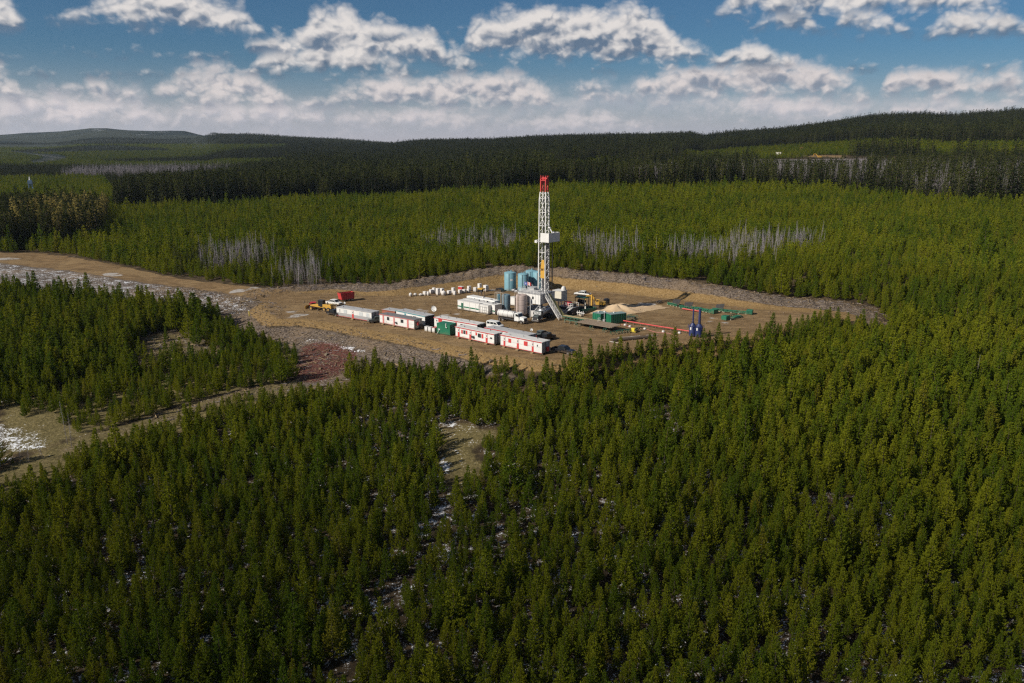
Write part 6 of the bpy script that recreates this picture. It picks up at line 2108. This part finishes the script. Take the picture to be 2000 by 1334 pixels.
# ------------------------------------------------------------------ loose ground cover
def chips():
    ms = []
    for i in range(5):
        rng = random.Random(40 + i)
        mb = MB()
        if i < 3:
            mb.cyl((-.5, 0, .04), (.5, rng.uniform(-.1, .1), .06 + .06 * i), .05, .03, 5)
            mb.cyl((.1, 0, .05), (.35, .3, .2), .03, .015, 4)
        else:
            mb.prism([(-.3, -.05), (.28, -.05), (.22, .2), (-.1, .26)], -.2, .18)
        me = bpy.data.meshes.new('chip'); me.from_pydata(mb.v, [], mb.f)
        me.materials.append((M_DEAD, mat('bark_dark', (.07, .05, .04), .95, dirt=.4), WOOD, mat('clod_soil', (.10, .065, .03), .95, dirt=.3), mat('clod_stone', (.20, .165, .13), .9, dirt=.3))[i])
        ms.append(me)
    c = proto_collection('ground_bits', ms)
    n = 130000
    X = RNG.uniform(-125, 125, n); Y = RNG.uniform(165, 345, n)
    sd = _pad_sd(X, Y)
    berm = (sd > 5.5) & (sd < 16) & (Y > 236)
    front = inside(FRONT, X, Y) & (sd > 3.0)
    ver = inside(VERGE, X, Y) | inside(PATH, X, Y)
    clear = inside(CLEAR1, X, Y) | inside(CLEAR2, X, Y)
    pad = (sd < 0) & (RNG.uniform(0, 1, n) < .26)
    slope = (sd >= 0) & (sd <= 6) & (RNG.uniform(0, 1, n) < .35)
    k = berm | front | ver | clear | pad | slope
    pk = np.where(pad | slope, 3 + RNG.integers(0, 2, n), RNG.integers(0, 5, n))
    X, Y, pk, pd = X[k], Y[k], pk[k], (pad | slope)[k]
    s = np.exp(RNG.normal(0, .45, len(X))) * np.where(pd, .26, np.where(pk >= 3, .36, .7))
    scatter('woody_debris', np.stack([X, Y, gz(X, Y)], 1), s, s, pk, c, 'grey sticks, bark and clods strewn over the banks and cleared ground')


chips()




# ------------------------------------------------------------------ unseen clouds added overhead to shade foreground, right edge and far wood
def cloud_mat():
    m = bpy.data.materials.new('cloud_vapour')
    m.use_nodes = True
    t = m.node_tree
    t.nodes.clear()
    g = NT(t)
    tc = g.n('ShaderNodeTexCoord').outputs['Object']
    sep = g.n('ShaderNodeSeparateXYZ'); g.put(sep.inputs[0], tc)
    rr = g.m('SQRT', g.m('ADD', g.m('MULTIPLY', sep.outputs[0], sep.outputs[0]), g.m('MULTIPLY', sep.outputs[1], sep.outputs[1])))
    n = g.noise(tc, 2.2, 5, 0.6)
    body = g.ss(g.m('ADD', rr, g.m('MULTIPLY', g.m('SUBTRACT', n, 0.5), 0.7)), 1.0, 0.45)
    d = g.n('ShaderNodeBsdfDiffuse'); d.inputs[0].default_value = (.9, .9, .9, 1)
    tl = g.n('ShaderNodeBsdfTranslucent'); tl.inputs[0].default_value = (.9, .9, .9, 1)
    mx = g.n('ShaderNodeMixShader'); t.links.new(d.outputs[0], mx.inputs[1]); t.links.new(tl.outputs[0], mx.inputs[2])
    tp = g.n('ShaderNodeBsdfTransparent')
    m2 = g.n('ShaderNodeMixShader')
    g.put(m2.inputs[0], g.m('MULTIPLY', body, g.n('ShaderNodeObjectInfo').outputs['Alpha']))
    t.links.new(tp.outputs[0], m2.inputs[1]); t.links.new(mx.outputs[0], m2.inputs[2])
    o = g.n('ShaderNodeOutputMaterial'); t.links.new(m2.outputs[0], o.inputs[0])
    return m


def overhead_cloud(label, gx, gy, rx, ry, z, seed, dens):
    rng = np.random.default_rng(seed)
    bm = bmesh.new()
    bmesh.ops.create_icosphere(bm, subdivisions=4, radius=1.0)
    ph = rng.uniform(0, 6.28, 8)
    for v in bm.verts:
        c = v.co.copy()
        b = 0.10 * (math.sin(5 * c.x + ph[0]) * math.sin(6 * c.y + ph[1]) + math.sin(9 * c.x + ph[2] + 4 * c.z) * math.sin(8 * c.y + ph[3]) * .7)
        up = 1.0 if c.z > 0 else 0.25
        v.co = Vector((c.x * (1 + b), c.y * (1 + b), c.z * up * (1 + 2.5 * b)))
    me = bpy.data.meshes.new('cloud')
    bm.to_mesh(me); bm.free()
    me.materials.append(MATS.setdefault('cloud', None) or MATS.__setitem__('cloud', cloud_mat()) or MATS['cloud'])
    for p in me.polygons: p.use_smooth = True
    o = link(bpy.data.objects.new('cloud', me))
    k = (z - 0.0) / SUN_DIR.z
    o.location = (gx + SUN_DIR.x * k, gy + SUN_DIR.y * k, z)  # out of view, moved sunward so its shade dims the chosen ground
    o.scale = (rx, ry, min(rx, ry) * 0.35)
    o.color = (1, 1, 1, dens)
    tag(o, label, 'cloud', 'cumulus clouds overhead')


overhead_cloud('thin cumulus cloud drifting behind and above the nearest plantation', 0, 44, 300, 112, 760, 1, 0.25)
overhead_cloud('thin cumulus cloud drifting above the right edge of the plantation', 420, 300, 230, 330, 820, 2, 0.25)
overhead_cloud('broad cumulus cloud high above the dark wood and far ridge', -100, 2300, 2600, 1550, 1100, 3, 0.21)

# ------------------------------------------------------------------ haze


def build_haze():
    mb = MB().box(-13000, 13000, -1900, 15500, -60, 330)
    m = bpy.data.materials.new('haze')
    m.use_nodes = True
    t = m.node_tree
    t.nodes.clear()
    v = t.nodes.new('ShaderNodeVolumePrincipled')
    v.inputs['Color'].default_value = (0.66, 0.80, 1.0, 1)
    v.inputs['Density'].default_value = 3.0e-5
    v.inputs['Anisotropy'].default_value = 0.2
    o = t.nodes.new('ShaderNodeOutputMaterial')
    t.links.new(v.outputs[0], o.inputs['Volume'])
    ob = mb.build('haze', m)
    tag(ob, 'thin blue haze lying over the far hills', kind='stuff')


build_haze()
